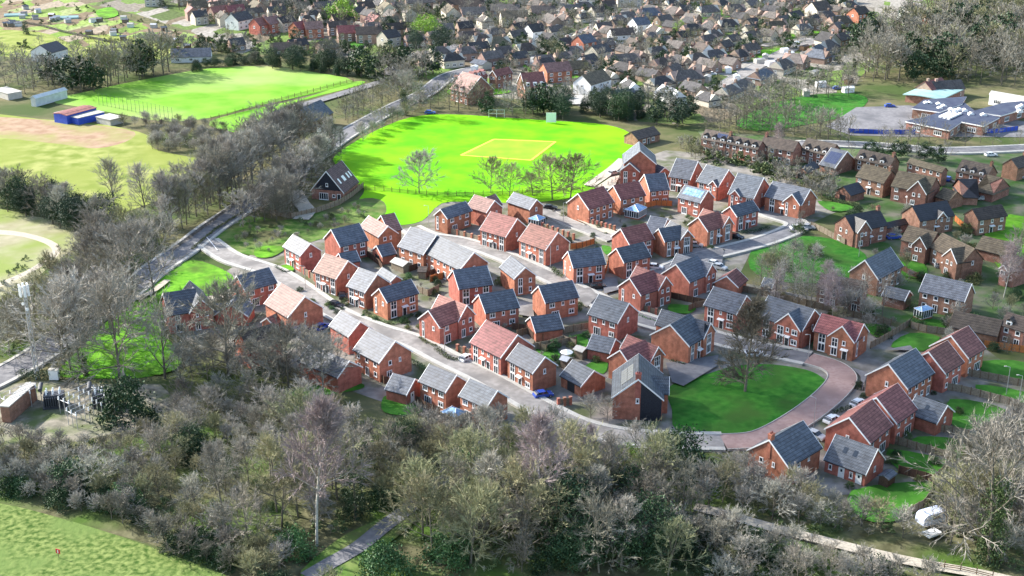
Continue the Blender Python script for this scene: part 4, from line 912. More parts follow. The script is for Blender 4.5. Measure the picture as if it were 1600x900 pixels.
def pier_wall(reg, s, label, n, h=1.7, m='brick', infill='fence'):
    P = [at(*q) for q in pts(s, reg)]; o0 = P[0].copy(); root = thing('garden_wall', label, 'wall', o0); B = MB(); L = (P[-1] - o0).length; u = (P[-1] - o0) / L; nn = Vector((-u.y, u.x, 0))
    pm = MB(); pm.box(-.28, .28, -.28, .28, 0, h + .15); pm.box(-.33, .33, -.33, .33, h + .152, h + .25); pmesh = pm.mesh('pier', M[m])
    for i in range(n + 1): link('pier', pmesh, root, u * (L * i / n), math.atan2(u.y, u.x))
    for i in range(n):
        p, q = u * (L * i / n + .3), u * (L * (i + 1) / n - .3)
        B.prism([(p.x - nn.x * .1, p.y - nn.y * .1), (q.x - nn.x * .1, q.y - nn.y * .1), (q.x + nn.x * .1, q.y + nn.y * .1), (p.x + nn.x * .1, p.y + nn.y * .1)], 'z', 0, h)
    B.build('panel', M[infill], root); return root
FENCES = [
    ('N7', '1100,165 1250,190 1570,272', 'fence', 'long grey board fence between the gardens right of the lower stepped houses'),
    ('N7', '1265,95 1400,118 1620,165', 'fence', 'grey board fence between the two farthest right-hand gardens'),
    ('N7', '850,465 1000,510 1215,570', 'fence', 'pale topped board fence below the nearer brown stepped house'),
    ('N7', '1110,405 1200,420 1290,440', 'fence', 'short board fence behind the grey roofed garden garage'),
    ('N7', '900,640 1000,665 1095,692', 'darkfence', 'dark fence at the end of the garden with the small blue-roofed shed'),
    ('N7', '1220,575 1150,640 1095,690 1085,770 1040,830 950,880', 'fence', 'weathered fence along the right edge of the bottom garden'),
    ('N5', '0,560 180,600 400,655 620,705', 'fence', 'grey fence under the thin birch trunks'),
    ('N5', '470,870 600,800 760,700', 'fence', 'sunlit concrete-posted fence running right from the red gabled house'),
    ('N5', '765,720 880,750 1035,770', 'fence', 'grey fence below the white conservatory on the right'),
    ('N5', '1300,860 1450,880 1620,905', 'orangefence', 'reddish board fence below the white dormered house at the right edge'),
    ('N5', '700,300 780,345 860,370', 'darkfence', 'dark fence in front of the large orange-winged house'),
    ('N3', '885,690 960,670 1075,720', 'fence', 'board fence below the small navy garage'),
    ('N3', '1225,665 1300,650 1410,632', 'fence', 'board fence right of the small navy garage'),
    ('N3', '1010,775 1100,800 1150,770 1320,735', 'fence', 'crooked garden fence in the middle gardens'),
    ('N3', '245,290 300,270 380,258', 'orangefence', 'bright orange fence below the long terrace gable'),
    ('N3', '1530,235 1545,200 1560,120', 'orangefence', 'bright orange fence beside the small navy roofed house'),
    ('N3', '150,360 230,390 310,350', 'fence', 'pale fence right of the white bayed navy house on the front road'),
    ('R5', '690,700 770,760 790,790', 'darkfence', 'dark garden fence at the terrace left end'),
    ('R5', '880,770 970,735 1010,770', 'darkfence', 'dark garden fence behind the terrace, second garden from the left'),
    ('R5', '960,800 1060,765 1110,800', 'darkfence', 'dark garden fence behind the terrace, third garden from the left'),
    ('R5', '1060,840 1150,800 1200,830', 'darkfence', 'dark garden fence behind the terrace, fourth garden from the left'),
    ('R5', '1090,860 1150,845 1215,830', 'orangefence', 'orange garden fence at the terrace right end'),
    ('R6', '365,660 440,650 515,625', 'orangefence', 'orange-brown garden fence behind the lower pink roofed pair'),
    ('R6', '835,400 900,385 1000,390', 'orangefence', 'red-brown fence in the garden of the navy house by the stepped row'),
    ('N4', '505,640 620,665 760,695', 'darkfence', 'dark red-brown fence behind the grey and navy cross-gabled house'),
    ('N4', '1020,590 1180,620 1400,670 1600,720', 'fence', 'long low fence under the bare birches'),
    ('N4', '640,740 690,715 760,700', 'fence', 'short fence left of the grey roofed house by the lawn tree'),
    ('Q3', '0,260 80,270 130,320', 'darkfence', 'dark fence behind the middle navy house'),
    ('Q3', '130,390 230,370 320,340 400,370', 'fence', 'pale garden fence beside the garden with a shrub and white parasol'),
    ('R5', '90,440 220,467 380,432 520,382 600,332 672,272', 'fence', 'long curved board fence around the barn'),
    ('R7', '270,520 350,560 420,600 480,630', 'fence', 'pale picket fence by the right-hand lawn'),
    ('R7', '1165,480 1210,520 1260,545', 'orangefence', 'tan boarded fence left of the orange gabled house'),
    ('Q2', '1000,720 1060,760 1150,790', 'darkfence', 'dark fence left of the white conservatory'),
    ('Q2', '760,560 800,600 830,600', 'darkfence', 'dark fence by the single garage'),
]
for r, s, m, lb in FENCES: fence(r, s, lb, m=m)
fence('P', '1325,208 1380,210 1430,210', 'royal blue fence along the front of the school playground', m='bluepaint')
fence('P', '1520,209 1560,208 1590,204', 'royal blue fence below the right-hand end of the school', m='bluepaint')
fence('P', '558,297 600,299 650,304 700,307 740,306 800,304 880,302 940,296', 'low rail fence along the near side of the cricket field', gaps=True, name='rail_fence', step=3, m='wood')
fence('P', '950,292 985,270 1000,255', 'pale rail fence at the right corner of the cricket field', gaps=True, name='rail_fence', step=3, m='metal')
fence('P', '330,188 380,175 430,160 490,144 552,128', 'dark rail fence along the near side of the playing pitch', gaps=True, name='rail_fence', step=4, m='wood')
fence('M7', '120,640 60,700 0,770', 'low fence beside the substation', gaps=True, name='rail_fence', step=3, m='wood') 
fence('Q8', '1000,850 1200,880 1400,930', 'low wooden fence along the gravel track', gaps=True, name='rail_fence', step=2.5, m='wood')
for r, s, n, lb in (('N4', '300,735 430,775 555,815', 5, 'brick wall with piers along the lane below the pink and brown house'), ('R6', '480,505 560,525 640,548', 6, 'brick wall with piers right of the brown stepped houses'),
    ('R6', '190,530 290,565 385,600', 6, 'brick wall with piers behind the upper pink roofed pair'), ('R5', '1215,560 1300,585 1395,612', 4, 'brick wall with piers beside the corner navy house'), ('N6', '1120,110 1170,135 1235,185', 3, 'brick wall with piers beside the pale pink pair'),
    ('Q3', '290,740 330,735 365,730', 2, 'short red brick wall with piers by the blue car'), ('Q2', '1260,400 1300,410 1345,430', 2, 'short brick wall with piers by the front estate road bend')): pier_wall(r, s, lb, n)
# tall netting posts on the pitch
root = thing('ball_net', 'row of tall thin posts with netting along the left end of the playing pitch', 'net', at(155, 168)); P0 = at(155, 168)
b = MB(); b.tube((0, 0, 0), (0, 0, 5), .07, .05, 5); pm = b.mesh('post', M['darkmetal'])
nm = MB()
Pn = [at(155 + (270 - 155) * i / 18, 164 + (188 - 164) * i / 18) - P0 for i in range(19)]
for p in Pn: link('post', pm, root, p)
for a, d in zip(Pn, Pn[1:]):
    for z in (1.5, 3.2, 4.9): nm.tube((a.x, a.y, z), (d.x, d.y, z), .02, .02, 3)
nm.build('net_line', M['darkmetal'], root)
# cars
def car_meshes(paint, van=False):
    key = ('car', paint, van)
    if key in MESH: return MESH[key]
    m = mat('car_paint_' + paint, *{'white': ((.75, .76, .78),), 'silver': ((.42, .43, .45),), 'black': ((.02, .02, .025),), 'blue': ((.03, .08, .4),), 'red': ((.45, .02, .02),), 'grey': ((.12, .125, .14),)}[paint], rough=.25, spec=.7)
    L, Wd = (4.9, 1.95) if van else (4.3, 1.78)
    if van: low = [(-2.4, .32), (2.4, .32), (2.42, .85), (1.75, 1.1), (1.25, 1.95), (-2.38, 2.0), (-2.42, .7)]; cab = []
    else: low = [(-2.1, .3), (2.1, .3), (2.14, .62), (1.95, .8), (.95, .95), (-1.75, 1.0), (-2.08, .9), (-2.14, .6)]; cab = [(-1.9, .98), (.98, .94), (.28, 1.42), (-1.15, 1.47), (-1.7, 1.25)]
    b = MB(); b.prism(low, 'y', -Wd / 2, Wd / 2); body = b.mesh('body', m)
    c = MB(); h = Wd / 2
    if cab:
        k = len(cab); n = len(c.v)
        for sgn in (-1, 1):
            for (x, z) in cab: t = (z - .94) / .55; c.v.append((x, sgn * (h - .06 - .17 * t), z))
        c.f.append(tuple(range(k))); c.f.append(tuple(reversed(range(k, 2 * k))))
        for i in range(k): c.f.append((i, k + i, k + (i + 1) % k, (i + 1) % k))
        rf = MB(); rf.box(-1.2, .32, -h + .2, h - .2, 1.44, 1.5)
        for sx in (-1.45, -.35): rf.box(sx - .04, sx + .04, -h + .06, h - .06, .98, 1.44)
    else:
        c.prism([(1.3, 1.9), (1.8, 1.12), (1.84, 1.14), (1.34, 1.93)], 'y', -h + .12, h - .12); c.box(.4, 1.2, -h - .01, h + .01, 1.2, 1.75); rf = MB(); rf.box(-2.3, 1.0, -h + .25, h - .25, 2.0, 2.05)
    w = MB(); w.tube((0, -.11, 0), (0, .11, 0), .32, .32, 10, True); hub = MB(); hub.tube((0, -.13, 0), (0, .13, 0), .17, .17, 8, True)
    hl = MB(); hl.box(-.03, .05, -.16, .16, -.07, .07)
    MESH[key] = (body, c.mesh('windows', M['glass']), rf.mesh('roof', m), w.mesh('wheel', M['rubber']), hub.mesh('rim', M['metal']), hl.mesh('headlight', M['white']), L, Wd); return MESH[key]
def car(reg, x, y, ang, paint, label, van=False, name='parked_car'):
    bd, c, rf, w, hub, hl, L, Wd = car_meshes(paint, van); root = thing('parked_van' if van else name, label, 'van' if van else 'car', at(*RP(reg, (x, y))), R(ang))
    link('body', bd, root); link('windows', c, root); link('roof', rf, root)
    for sx in (-1.3, 1.32):
        for sy in (-1, 1): o = link('wheel', w, root, (sx, sy * (Wd / 2 - .1), .32)); link('rim', hub, o)
    for sy in (-1, 1): link('headlight', hl, root, (2.06 if not van else 2.4, sy * (Wd / 2 - .3), .66))
CARS = [('N4', 395, 425, -12, 'white', 'white car parked beside the small navy roofed house'), ('N4', 690, 262, -15, 'silver', 'silver-white car under the navy cross-gabled house bay'), ('N4', 830, 400, -35, 'white', 'white car, upper one parked beyond the navy and grey cross-gabled house'),
    ('N4', 865, 425, -35, 'silver', 'silver car, lower one parked beyond the navy and grey cross-gabled house'), ('N4', 990, 200, -35, 'black', 'black car at the pink and brown house by the upper lane'), ('N4', 1440, 135, 10, 'white', 'small white car, left of two by the pale picket fence'), ('N4', 1515, 130, -5, 'silver', 'silver car, right of two by the pale picket fence'),
    ('N3', 1480, 330, 10, 'black', 'black car parked in front of the navy house with tall white bays'), ('Q2', 500, 118, -30, 'black', 'dark car driving on the front estate road'), ('Q2', 540, 58, 100, 'black', 'dark car between the pale pink pair and the grey roofed house'), ('Q2', 412, 255, 60, 'blue', 'blue car beside the pale pink roofed house'),
    ('Q3', 195, 680, 20, 'blue', 'blue car parked by the pale roofed house on the estate road'), ('Q3', 1515, 425, 5, 'white', 'white car parked on the lane behind the lawn tree'), ('R6', 240, 408, -10, 'black', 'black car on the lane below the cricket field trees'), ('R6', 635, 190, 40, 'silver', 'silver car on the drive at the cricket field corner'),
    ('R7', 790, 585, 5, 'silver', 'silver-blue car under the black roofed carport'), ('R7', 1255, 362, 70, 'white', 'white car left of the tan hipped garage'), ('R7', 1350, 350, 0, 'silver', 'silver car in front of the dark brown orange gabled house'), ('N7', 535, 352, 40, 'white', 'white car in front of the nearer lower stepped house'),
    ('N7', 440, 440, -45, 'silver', 'silver car between the navy end house and the garage with white doors'), ('N7', 680, 262, 40, 'white', 'white car in front of the farther lower stepped house'), ('N3', 515, 860, 50, 'white', 'white car tucked beside the pink roofed pair on the front road'), ('N8', 1575, 335, -5, 'silver', 'silver car on grass at the right edge'),
    ('N8', 1440, 228, 10, 'white', 'white car on the grass below the school road'), ('N5', 1000, 275, -10, 'silver', 'silver car in front of the orange-winged house'), ('N5', 640, 62, 15, 'blue', 'blue car at the black roofed house by the brick pier'), ('N8', 1235, 345, 60, 'blue', 'dark blue car between two old mossy houses'),
    ('M3', 1180, 838, -15, 'white', 'white car on the bungalow drive below the far road'), ('M4', 330, 545, 90, 'red', 'bright red car by the far bungalows'), ('M4', 390, 470, 10, 'red', 'dull red car behind the bright red car'), ('M4', 620, 395, 5, 'black', 'black car on the sunny far lawn'), ('M5', 65, 628, 0, 'blue', 'blue car at the far left edge of the cricket field'),
    ('M3', 790, 45, 20, 'white', 'white car at the top far road'), ('M2', 60, 610, 10, 'red', 'dark red car on the far road by the big evergreens'), ('M8', 310, 415, 0, 'blue', 'dark blue car beside the school playground'), ('M4', 1160, 860, 0, 'blue', 'blue car, left of two at the top of the school field'), ('M4', 1240, 865, 0, 'grey', 'dark grey car, right of two at the top of the school field'),
    ('M4', 640, 715, -25, 'white', 'white car in the gardens behind the far bungalow row'), ('M3', 1430, 720, 0, 'white', 'white car by the hipped far bungalow'), ('M3', 60, 660, 0, 'white', 'white car under the far dark gabled bungalow'), ('R5', 300, 110, 15, 'silver', 'silver car on the main road behind the bare trees')]
for r, x, y, a, p, lb in CARS: car(r, x, y, a, p, lb)
car('Q2', 285, 290, 14, 'silver', 'silver van parked below the pale pink roofed house', van=True)
# covered caravan and its neighbour
P0 = at(*RP('Q8', (1020, 570))); root = thing('caravan', 'white and blue touring caravan among the trees at the lower right', 'caravan', P0, R(25)); b = MB()
b.prism([(-2.6, .5), (2.5, .5), (2.75, 1.2), (2.35, 2.35), (1.6, 2.6), (-2.1, 2.6), (-2.65, 2.2), (-2.8, 1.2)], 'y', -1.1, 1.1); bo = b.build('body', mat('caravan_cover', (.45, .52, .75), (.62, .68, .82), .8, .6), root)
w_ = MB(); w_.box(-.8, .8, -1.13, -1.1, 1.5, 2.1); w_.build('window', M['glass'], root)
for sy in (-1, 1): t = MB(); t.tube((-.1, sy * 1.0 - .1, .33), (-.1, sy * 1.0 + .1, .33), .33, .33, 10, True); t.build('wheel', M['rubber'], root)
t = MB(); t.tube((2.6, .5, .5), (3.9, 0, .5), .05, .05, 5); t.tube((2.6, -.5, .5), (3.9, 0, .5), .05, .05, 5); t.build('drawbar', M['metal'], root)
P0 = at(*RP('Q8', (1020, 655))); root = thing('trailer', 'flat white sheeted trailer below the caravan', 'trailer', P0, R(30)); b = MB(); b.box(-1.5, 1.5, -.9, .9, .6, .95); b.build('bed', M['white'], root)
for sy in (-1, 1): t = MB(); t.tube((0, sy * .95 - .08, .3), (0, sy * .95 + .08, .3), .3, .3, 10, True); t.build('wheel', M['rubber'], root)
# phone mast
P0 = at(58, 592); root = thing('phone_mast', 'tall grey lattice phone mast with white antenna panels', 'mast', P0); Hm = 21.0; b = MB()
tri = [(math.cos(a) * .55, math.sin(a) * .55) for a in (0.3, 2.4, 4.5)]; tp = [(x * .6, y * .6) for x, y in tri]
for (x, y), (x2, y2) in zip(tri, tp): b.tube((x, y, 0), (x2, y2, Hm), .12, .09, 5)
for i in range(14):
    z0, z1 = Hm * i / 14, Hm * (i + 1) / 14
    for k in range(3):
        f0, f1 = 1 - .4 * i / 14, 1 - .4 * (i + 1) / 14; p, q = tri[k], tri[(k + 1) % 3]; b.tube((p[0] * f0, p[1] * f0, z0), (q[0] * f1, q[1] * f1, z1), .07, .07, 4)
b.build('lattice', M['metal'], root)
pn = MB(); pn.box(-.24, .24, -.14, .14, 0, 2.6); pm = pn.mesh('antenna_panel', M['white'])
for k in range(6): a = k * math.pi / 3; link('antenna_panel', pm, root, (math.cos(a) * .95, math.sin(a) * .95, Hm - 1.6), a + math.pi / 2)
hd = MB()
for z in (Hm - 1.3, Hm + .2):
    for k in range(6): a, c = k * math.pi / 3, (k + 1) * math.pi / 3; hd.tube((math.cos(a) * .95, math.sin(a) * .95, z), (math.cos(c) * .95, math.sin(c) * .95, z), .05, .05, 4); hd.tube((0, 0, z), (math.cos(a) * .95, math.sin(a) * .95, z), .04, .04, 4)
hd.build('head_frame', M['metal'], root)
for z, a in ((Hm - 3.2, 4.2), (Hm - 4.4, 5.2)): d = MB(); c = Vector((math.cos(a) * .6, math.sin(a) * .6, z)); d.tube(c, c + Vector((math.cos(a) * .25, math.sin(a) * .25, 0)), .3, .36, 12, True); d.build('dish', M['white'], root)
# electricity substation
shed('M7', (0, 655), (50, 660), (205, 525), 3.6, 'R', 'oldbrick', 'concrete', 'flat-roofed brick switch building of the substation at the left edge', name='switch_building', pitch=3)
for x, y, lb in ((325, 655, 'dark grey transformer with white insulators, left of two in the substation'), (610, 650, 'dark grey transformer half behind the evergreen bush, right of two')):
    P0 = at(*RP('M7', (x, y))); root = thing('transformer', lb, 'transformer', P0, R(12)); b = MB(); b.box(-2, 2, -1.2, 1.2, .4, 3.0); b.box(-2.3, 2.3, -1.4, 1.4, 0, .4); b.build('tank', M['darkmetal'], root)
    f = MB()
    for i in range(9): f.box(-1.9 + i * .45, -1.75 + i * .45, -1.9, -1.2, .7, 2.7); f.box(-1.9 + i * .45, -1.75 + i * .45, 1.2, 1.9, .7, 2.7)
    f.build('radiator', M['darkmetal'], root); c = MB(); c.tube((-2.6, 0, 3.9), (-2.6, 2.4, 4.3), .45, .45, 10, True); c.tube((-2.4, .5, 2.8), (-2.5, .5, 3.6), .12, .12, 6); c.build('oil_tank', M['darkmetal'], root)
    for i in range(6):
        q = MB(); xx, yy = -1.4 + (i % 3) * 1.3, -.5 + (i // 3) * 1.0
        for k in range(4): q.tube((xx, yy, 3.0 + k * .28), (xx, yy, 3.22 + k * .28), .2, .1, 8, True)
        q.build('insulator', M['white'], root)
for n_, (reg, p, q, lb) in enumerate((('M7', (40, 700), (220, 625), 'leftmost busbar frame with white insulators in the substation'), ('M7', (385, 710), (560, 630), 'larger busbar frame with white insulators in the middle of the substation'), ('M7', (430, 780), (650, 690), 'nearest gantry of thin posts in the substation yard'))):
    a, d = at(*RP(reg, p)), at(*RP(reg, q)); root = thing('busbar_frame', lb, 'busbar frame', a); u = (d - a).normalized(); L = (d - a).length; nn = Vector((-u.y, u.x, 0)); fr = MB(); k = 4
    for i in range(k):
        for s_ in (-1.6, 0, 1.6): p_ = u * (L * i / (k - 1)) + nn * s_; fr.tube(p_, p_ + Vector((0, 0, 3.2)), .08, .08, 5)
    for s_ in (-1.6, 0, 1.6): fr.tube(nn * s_ + Vector((0, 0, 4.0)), u * L + nn * s_ + Vector((0, 0, 4.0)), .05, .05, 5)
    for i in (0, k - 1): fr.tube(u * (L * i / (k - 1)) + nn * -1.9 + Vector((0, 0, 3.2)), u * (L * i / (k - 1)) + nn * 1.9 + Vector((0, 0, 3.2)), .09, .09, 5)
    fr.build('frame', M['metal'], root)
    for i in range(k):
        for s_ in (-1.6, 0, 1.6):
            im = MB(); p_ = u * (L * i / (k - 1)) + nn * s_
            for j in range(3): im.tube(p_ + Vector((0, 0, 3.2 + j * .26)), p_ + Vector((0, 0, 3.4 + j * .26)), .17, .09, 7, True)
            im.build('insulator', M['white'], root)
P0 = at(*RP('M7', (322, 500))); root = thing('cabinet', 'pale equipment cabinet behind the substation transformer', 'cabinet', P0); b = MB(); b.box(-1, 1, -.6, .6, .2, 2.4); b.build('body', M['white'], root); b = MB(); b.box(-1.1, 1.1, -.7, .7, 2.4, 2.5); b.build('roof', M['concrete'], root)
# red marker in the tussocky field
P0 = at(92, 872); root = thing('marker_sign', 'small red marker sign with a white stripe in the tussocky corner field', 'sign', P0, R(-20)); b = MB(); b.tube((0, 0, 0), (0, 0, 1.1), .04, .04, 6); b.build('post', M['wood'], root); b = MB(); b.box(-.42, .42, -.03, .03, .9, 1.75); o = b.build('board', M['redsign'], root); b = MB(); b.box(-.09, .09, -.045, -.032, 1.0, 1.6); b.build('stripe', M['white'], o)
# cricket sight screen, goals, signs, lamp posts
P0 = at(861, 193); root = thing('sight_screen', 'white cricket sight screen at the far side of the cricket field', 'sight screen', P0); b = MB(); b.box(-1.9, 1.9, -.05, .05, .5, 4.2)
b.build('screen', M['whiterender'], root); b = MB()
for x in (-1.7, 0, 1.7): b.tube((x, .1, 0), (x, .1, 4.1), .06, .06, 5); b.tube((x, .1, 3), (x, 1.6, 0), .05, .05, 5)
b.build('frame', M['metal'], root)
for x, y, lb in ((776, 184, 'white goal frame, left of two at the far side of the cricket field'), (820, 186, 'brown wooden frame, right of two at the far side of the cricket field')):
    P0 = at(x, y); root = thing('goal_frame', lb, 'goal', P0); b = MB()
    for dx in (-3, 0, 3): b.tube((dx, 0, 0), (dx, 0, 3.2), .07, .07, 6)
    for z in (1.7, 3.1): b.tube((-3, 0, z), (3, 0, z), .06, .06, 6)
    b.build('frame', M['white' if x < 800 else 'wood'], root)
P0 = at(499, 212); root = thing('road_sign', 'square white board sign beside the main road trees', 'sign', P0, R(15)); b = MB(); b.box(-.8, .8, -.04, .04, 1.5, 3.0); b.build('board', M['white'], root); b = MB(); b.tube((-.6, .06, 0), (-.6, .06, 2.8), .05, .05, 5); b.tube((.6, .06, 0), (.6, .06, 2.8), .05, .05, 5); b.build('post', M['metal'], root)
P0 = at(628, 97); root = thing('triangle_panel', 'bright yellow triangular panel by the far garages', 'triangle_panel', at(622, 99), R(50)); b = MB(); b.prism([(-2.5, 0.3), (2.5, .3), (.3, 6)], 'y', -.06, .06); b.build('panel', M['yellow'], root); b = MB(); b.tube((.3, .15, 0), (.3, .15, 6), .06, .06, 5); b.build('post', M['metal'], root)  # flat yellow triangle on a post, standing in for a roof gable
lb = MB(); lb.tube((0, 0, 0), (0, 0, 6.5), .09, .06, 6); lb.tube((0, 0, 6.5), (.9, 0, 6.75), .05, .045, 5); lpm = lb.mesh('pole', M['metal']); hb_ = MB(); hb_.box(.75, 1.3, -.13, .13, 6.68, 6.8); lhm = hb_.mesh('lamp_head', M['concrete'])
for reg, x, y, a, l in (('N7', 1500, 205, 180, 'thin pale lamp post in the upper right-hand gardens'), ('N7', 1568, 255, 180, 'thin pale lamp post at the end of the long grey garden fence'), ('N7', 430, 385, 150, 'lamp post on the red block paved lane'), ('N5', 385, 195, 0, 'thin lamp post on the right-hand lawn'), ('N5', 1062, 300, 0, 'pale thin pole in front of the orange-winged house'),
    ('N6', 1165, 250, 200, 'lamp post on the front estate road by the pale pink pair'), ('N3', 1130, 190, 200, 'lamp post on the tan street by the pale roofed red gable house'), ('Q2', 1180, 420, 200, 'lamp post at the bend of the front estate road'), ('R5', 1080, 520, 200, 'lamp post on the tan street corner'), ('Q4', 250, 460, 200, 'lamp post where the grey lane meets the brick lane'), ('R6', 320, 500, 0, 'lamp post on the pale gravel court')):
    root = thing('street_lamp', l, 'street lamp', at(*RP(reg, (x, y))), R(a), 'street lamps of the estate'); link('pole', lpm, root); link('lamp_head', lhm, root)
P0 = at(*RP('Q3', (340, 455))); root = thing('parasol', 'white garden parasol in the middle gardens', 'parasol', P0); b = MB(); n = 8
for i in range(n): a, c = 2 * math.pi * i / n, 2 * math.pi * (i + 1) / n; b.face([(0, 0, 2.7), (1.5 * math.cos(a), 1.5 * math.sin(a), 2.15), (1.5 * math.cos(c), 1.5 * math.sin(c), 2.15)])
b.build('canopy', M['white'], root); b = MB(); b.tube((0, 0, 0), (0, 0, 2.7), .04, .04, 5); b.build('pole', M['metal'], root)
# ---------------------------------------------------------------- far houses
FWALL = {'b': ('brick', 'red brick'), 'o': ('farbrick', 'brown brick'), 'w': ('whiterender', 'white walled'), 'c': ('render', 'cream walled')}
FROOF = {'s': ('slate', 'grey'), 'k': ('farslate', 'dark'), 't': ('tile', 'purple-brown'), 'o': ('oldtile', 'brown'), 'n': ('tantile', 'tan'), 'p': ('paletile', 'pale pink'), 'g': ('greytile', 'grey-brown')}
FAR = {}
PLACED = []
def far_house(px, py, ang, L, W, h, wl, rf, where, hip=0.0, label=None, pitch=38, name=None):
    P = at(px, py); root = thing(name or ('bungalow' if h < 3.2 else 'house'), label or 'x', 'bungalow' if h < 3.2 else 'house', P, R(ang), None if label else 'houses ' + where)
    PLACED.append((P.x, P.y, max(L, W) * .5)); FOOT.append((P.x, P.y, max(L, W) * .5)); Wb, Rf = MB(), MB()
    rh = gable(Wb, Rf, None, None, -L / 2, L / 2, -W / 2, W / 2, h, 'x', pitch, hip=hip)
    Wb.build('wall', M[FWALL[wl][0]], root); rfo = Rf.build('roof', M[FROOF[rf][0]], root)
    ch = chimney_mb(L * rnd.choice((-.32, .3)), 0, h + .5, rh + 1.0).build('chimney', M['farbrick'], rfo)
    fr = Face(root, -L / 2, -W / 2, 0, L)
    n = 3 if L > 9 else 2
    for i in range(n):
        fr.win(L * (i + .5) / n, .8, 1.6, 1.25)
        if h > 4: fr.win(L * (i + .5) / n, h - 1.7, 1.5, 1.2)
    g_ = Face(root, -L / 2, W / 2, -math.pi / 2, W); g_.win(W * .5, (h - 1.6) if h > 4 else .9, 1.3, 1.2)
    if not label: FAR.setdefault(where, []).append((px, root, f"{FROOF[rf][1]} roofed {FWALL[wl][1]} {'bungalow' if h < 3.2 else 'house'}"))
    return root
# ones the photo singles out: x y angle length width eaves wall roof label
for a in [(925, 143, 52, 15, 9, 4.6, 'w', 'n', 'big white walled house with a tan roof beyond the evergreen screen'), (912, 82, 45, 9, 8, 5.4, 'b', 's', 'bright red brick gable house in the far middle'), (935, 92, 45, 10, 8, 3.6, 'c', 'k', 'cream gabled house right behind the bright red brick gable'),
    (917, 106, 50, 10, 8, 2.7, 'w', 'k', 'low dark gabled bungalow with white front below the cream gabled house'), (1098, 90, 120, 8, 9, 3.2, 'w', 'o', 'white gabled chalet with brown roof in the far gardens'), (1088, 86, 30, 8, 6, 3.0, 'w', 't', 'orange roofed white wing beside the white gabled chalet'), (970, 66, 20, 12, 7, 4.2, 'w', 'o', 'long white walled far house with brown roof'),
    (998, 52, 35, 9, 8, 5.0, 'w', 's', 'pale blue-white far house with steep gable'), (835, 62, 40, 9, 8, 4.8, 'w', 'k', 'white walled far house with dark roof and tall chimney'), (868, 126, 25, 12, 8, 4.8, 'b', 'p', 'orange brick house with sunlit pale roof above the cricket field'), (375, 44, 60, 12, 9, 4.8, 'w', 'k', 'white house with dark roof and white dormers at the top left'),
    (408, 52, 55, 9, 8, 4.8, 'b', 't', 'red brick gabled house at the top left, left one of two twin gables'), (424, 50, 55, 9, 8, 4.8, 'b', 'p', 'red brick gabled house at the top left, right one of two twin gables'), (446, 48, 50, 9, 7, 4.8, 'c', 'k', 'cream gabled house with dark roof beside the twin red gables'), (470, 58, 50, 9, 8, 4.8, 'b', 't', 'red brick house with pale dormers right of the cream gabled house'),
    (490, 58, 20, 9, 8, 4.8, 'b', 'p', 'red brick house with pale pink roof facing the camera at the top left'), (545, 64, 15, 11, 8, 4.6, 'o', 't', 'brown brick house with white roof light behind the pitch conifers'), (577, 66, 10, 13, 8, 4.6, 'o', 'o', 'long mauve-brown roofed house behind the pitch conifers'), (608, 72, 48, 9, 8, 4.8, 'c', 'k', 'cream gabled house with dark roof and white garage'),
    (370, 78, 30, 7, 7, 3.0, 'o', 'k', 'small black roofed bungalow above the playing pitch hedge'), (450, 84, 12, 13, 7, 2.7, 'o', 'o', 'long low brown bungalow above the pitch hedge'), (465, 78, 35, 9, 7, 2.7, 'o', 'k', 'dark roofed bungalow behind the long low brown one'), (510, 84, 50, 10, 8, 3.2, 'o', 'n', 'gabled bungalow with olive roof above the pitch conifers'),
    (1292, 76, 120, 9, 9, 4.2, 'c', 'k', 'pale gabled house with dark roof by the far road end'), (1340, 34, 40, 10, 8, 4.8, 'b', 'o', 'red brick gabled house at the top right'), (1278, 26, 30, 11, 10, 4.4, 'c', 'o', 'large brown roofed house at the top right'), (1455, 150, 40, 12, 8, 3.6, 'o', 't', 'red-brown roofed building with a pale spike gable behind the school'),
    (1475, 150, 15, 14, 7, 3.6, 'o', 'k', 'dark roofed long building behind the school'), (1420, 32, 35, 10, 8, 4.8, 'w', 'k', 'white gabled house in the top right trees'), (1455, 40, 15, 9, 7, 4.4, 'b', 'p', 'orange roofed house among the top right trees'), (960, 5, 10, 14, 9, 5.0, 'b', 't', 'red brick building at the top edge, right of middle'), (300, 95, 8, 18, 8, 2.6, 'w', 's', 'white flat-looking shed roof above the pitch trees')]:
    far_house(*a[:8], 'x', label=a[8], hip=0)
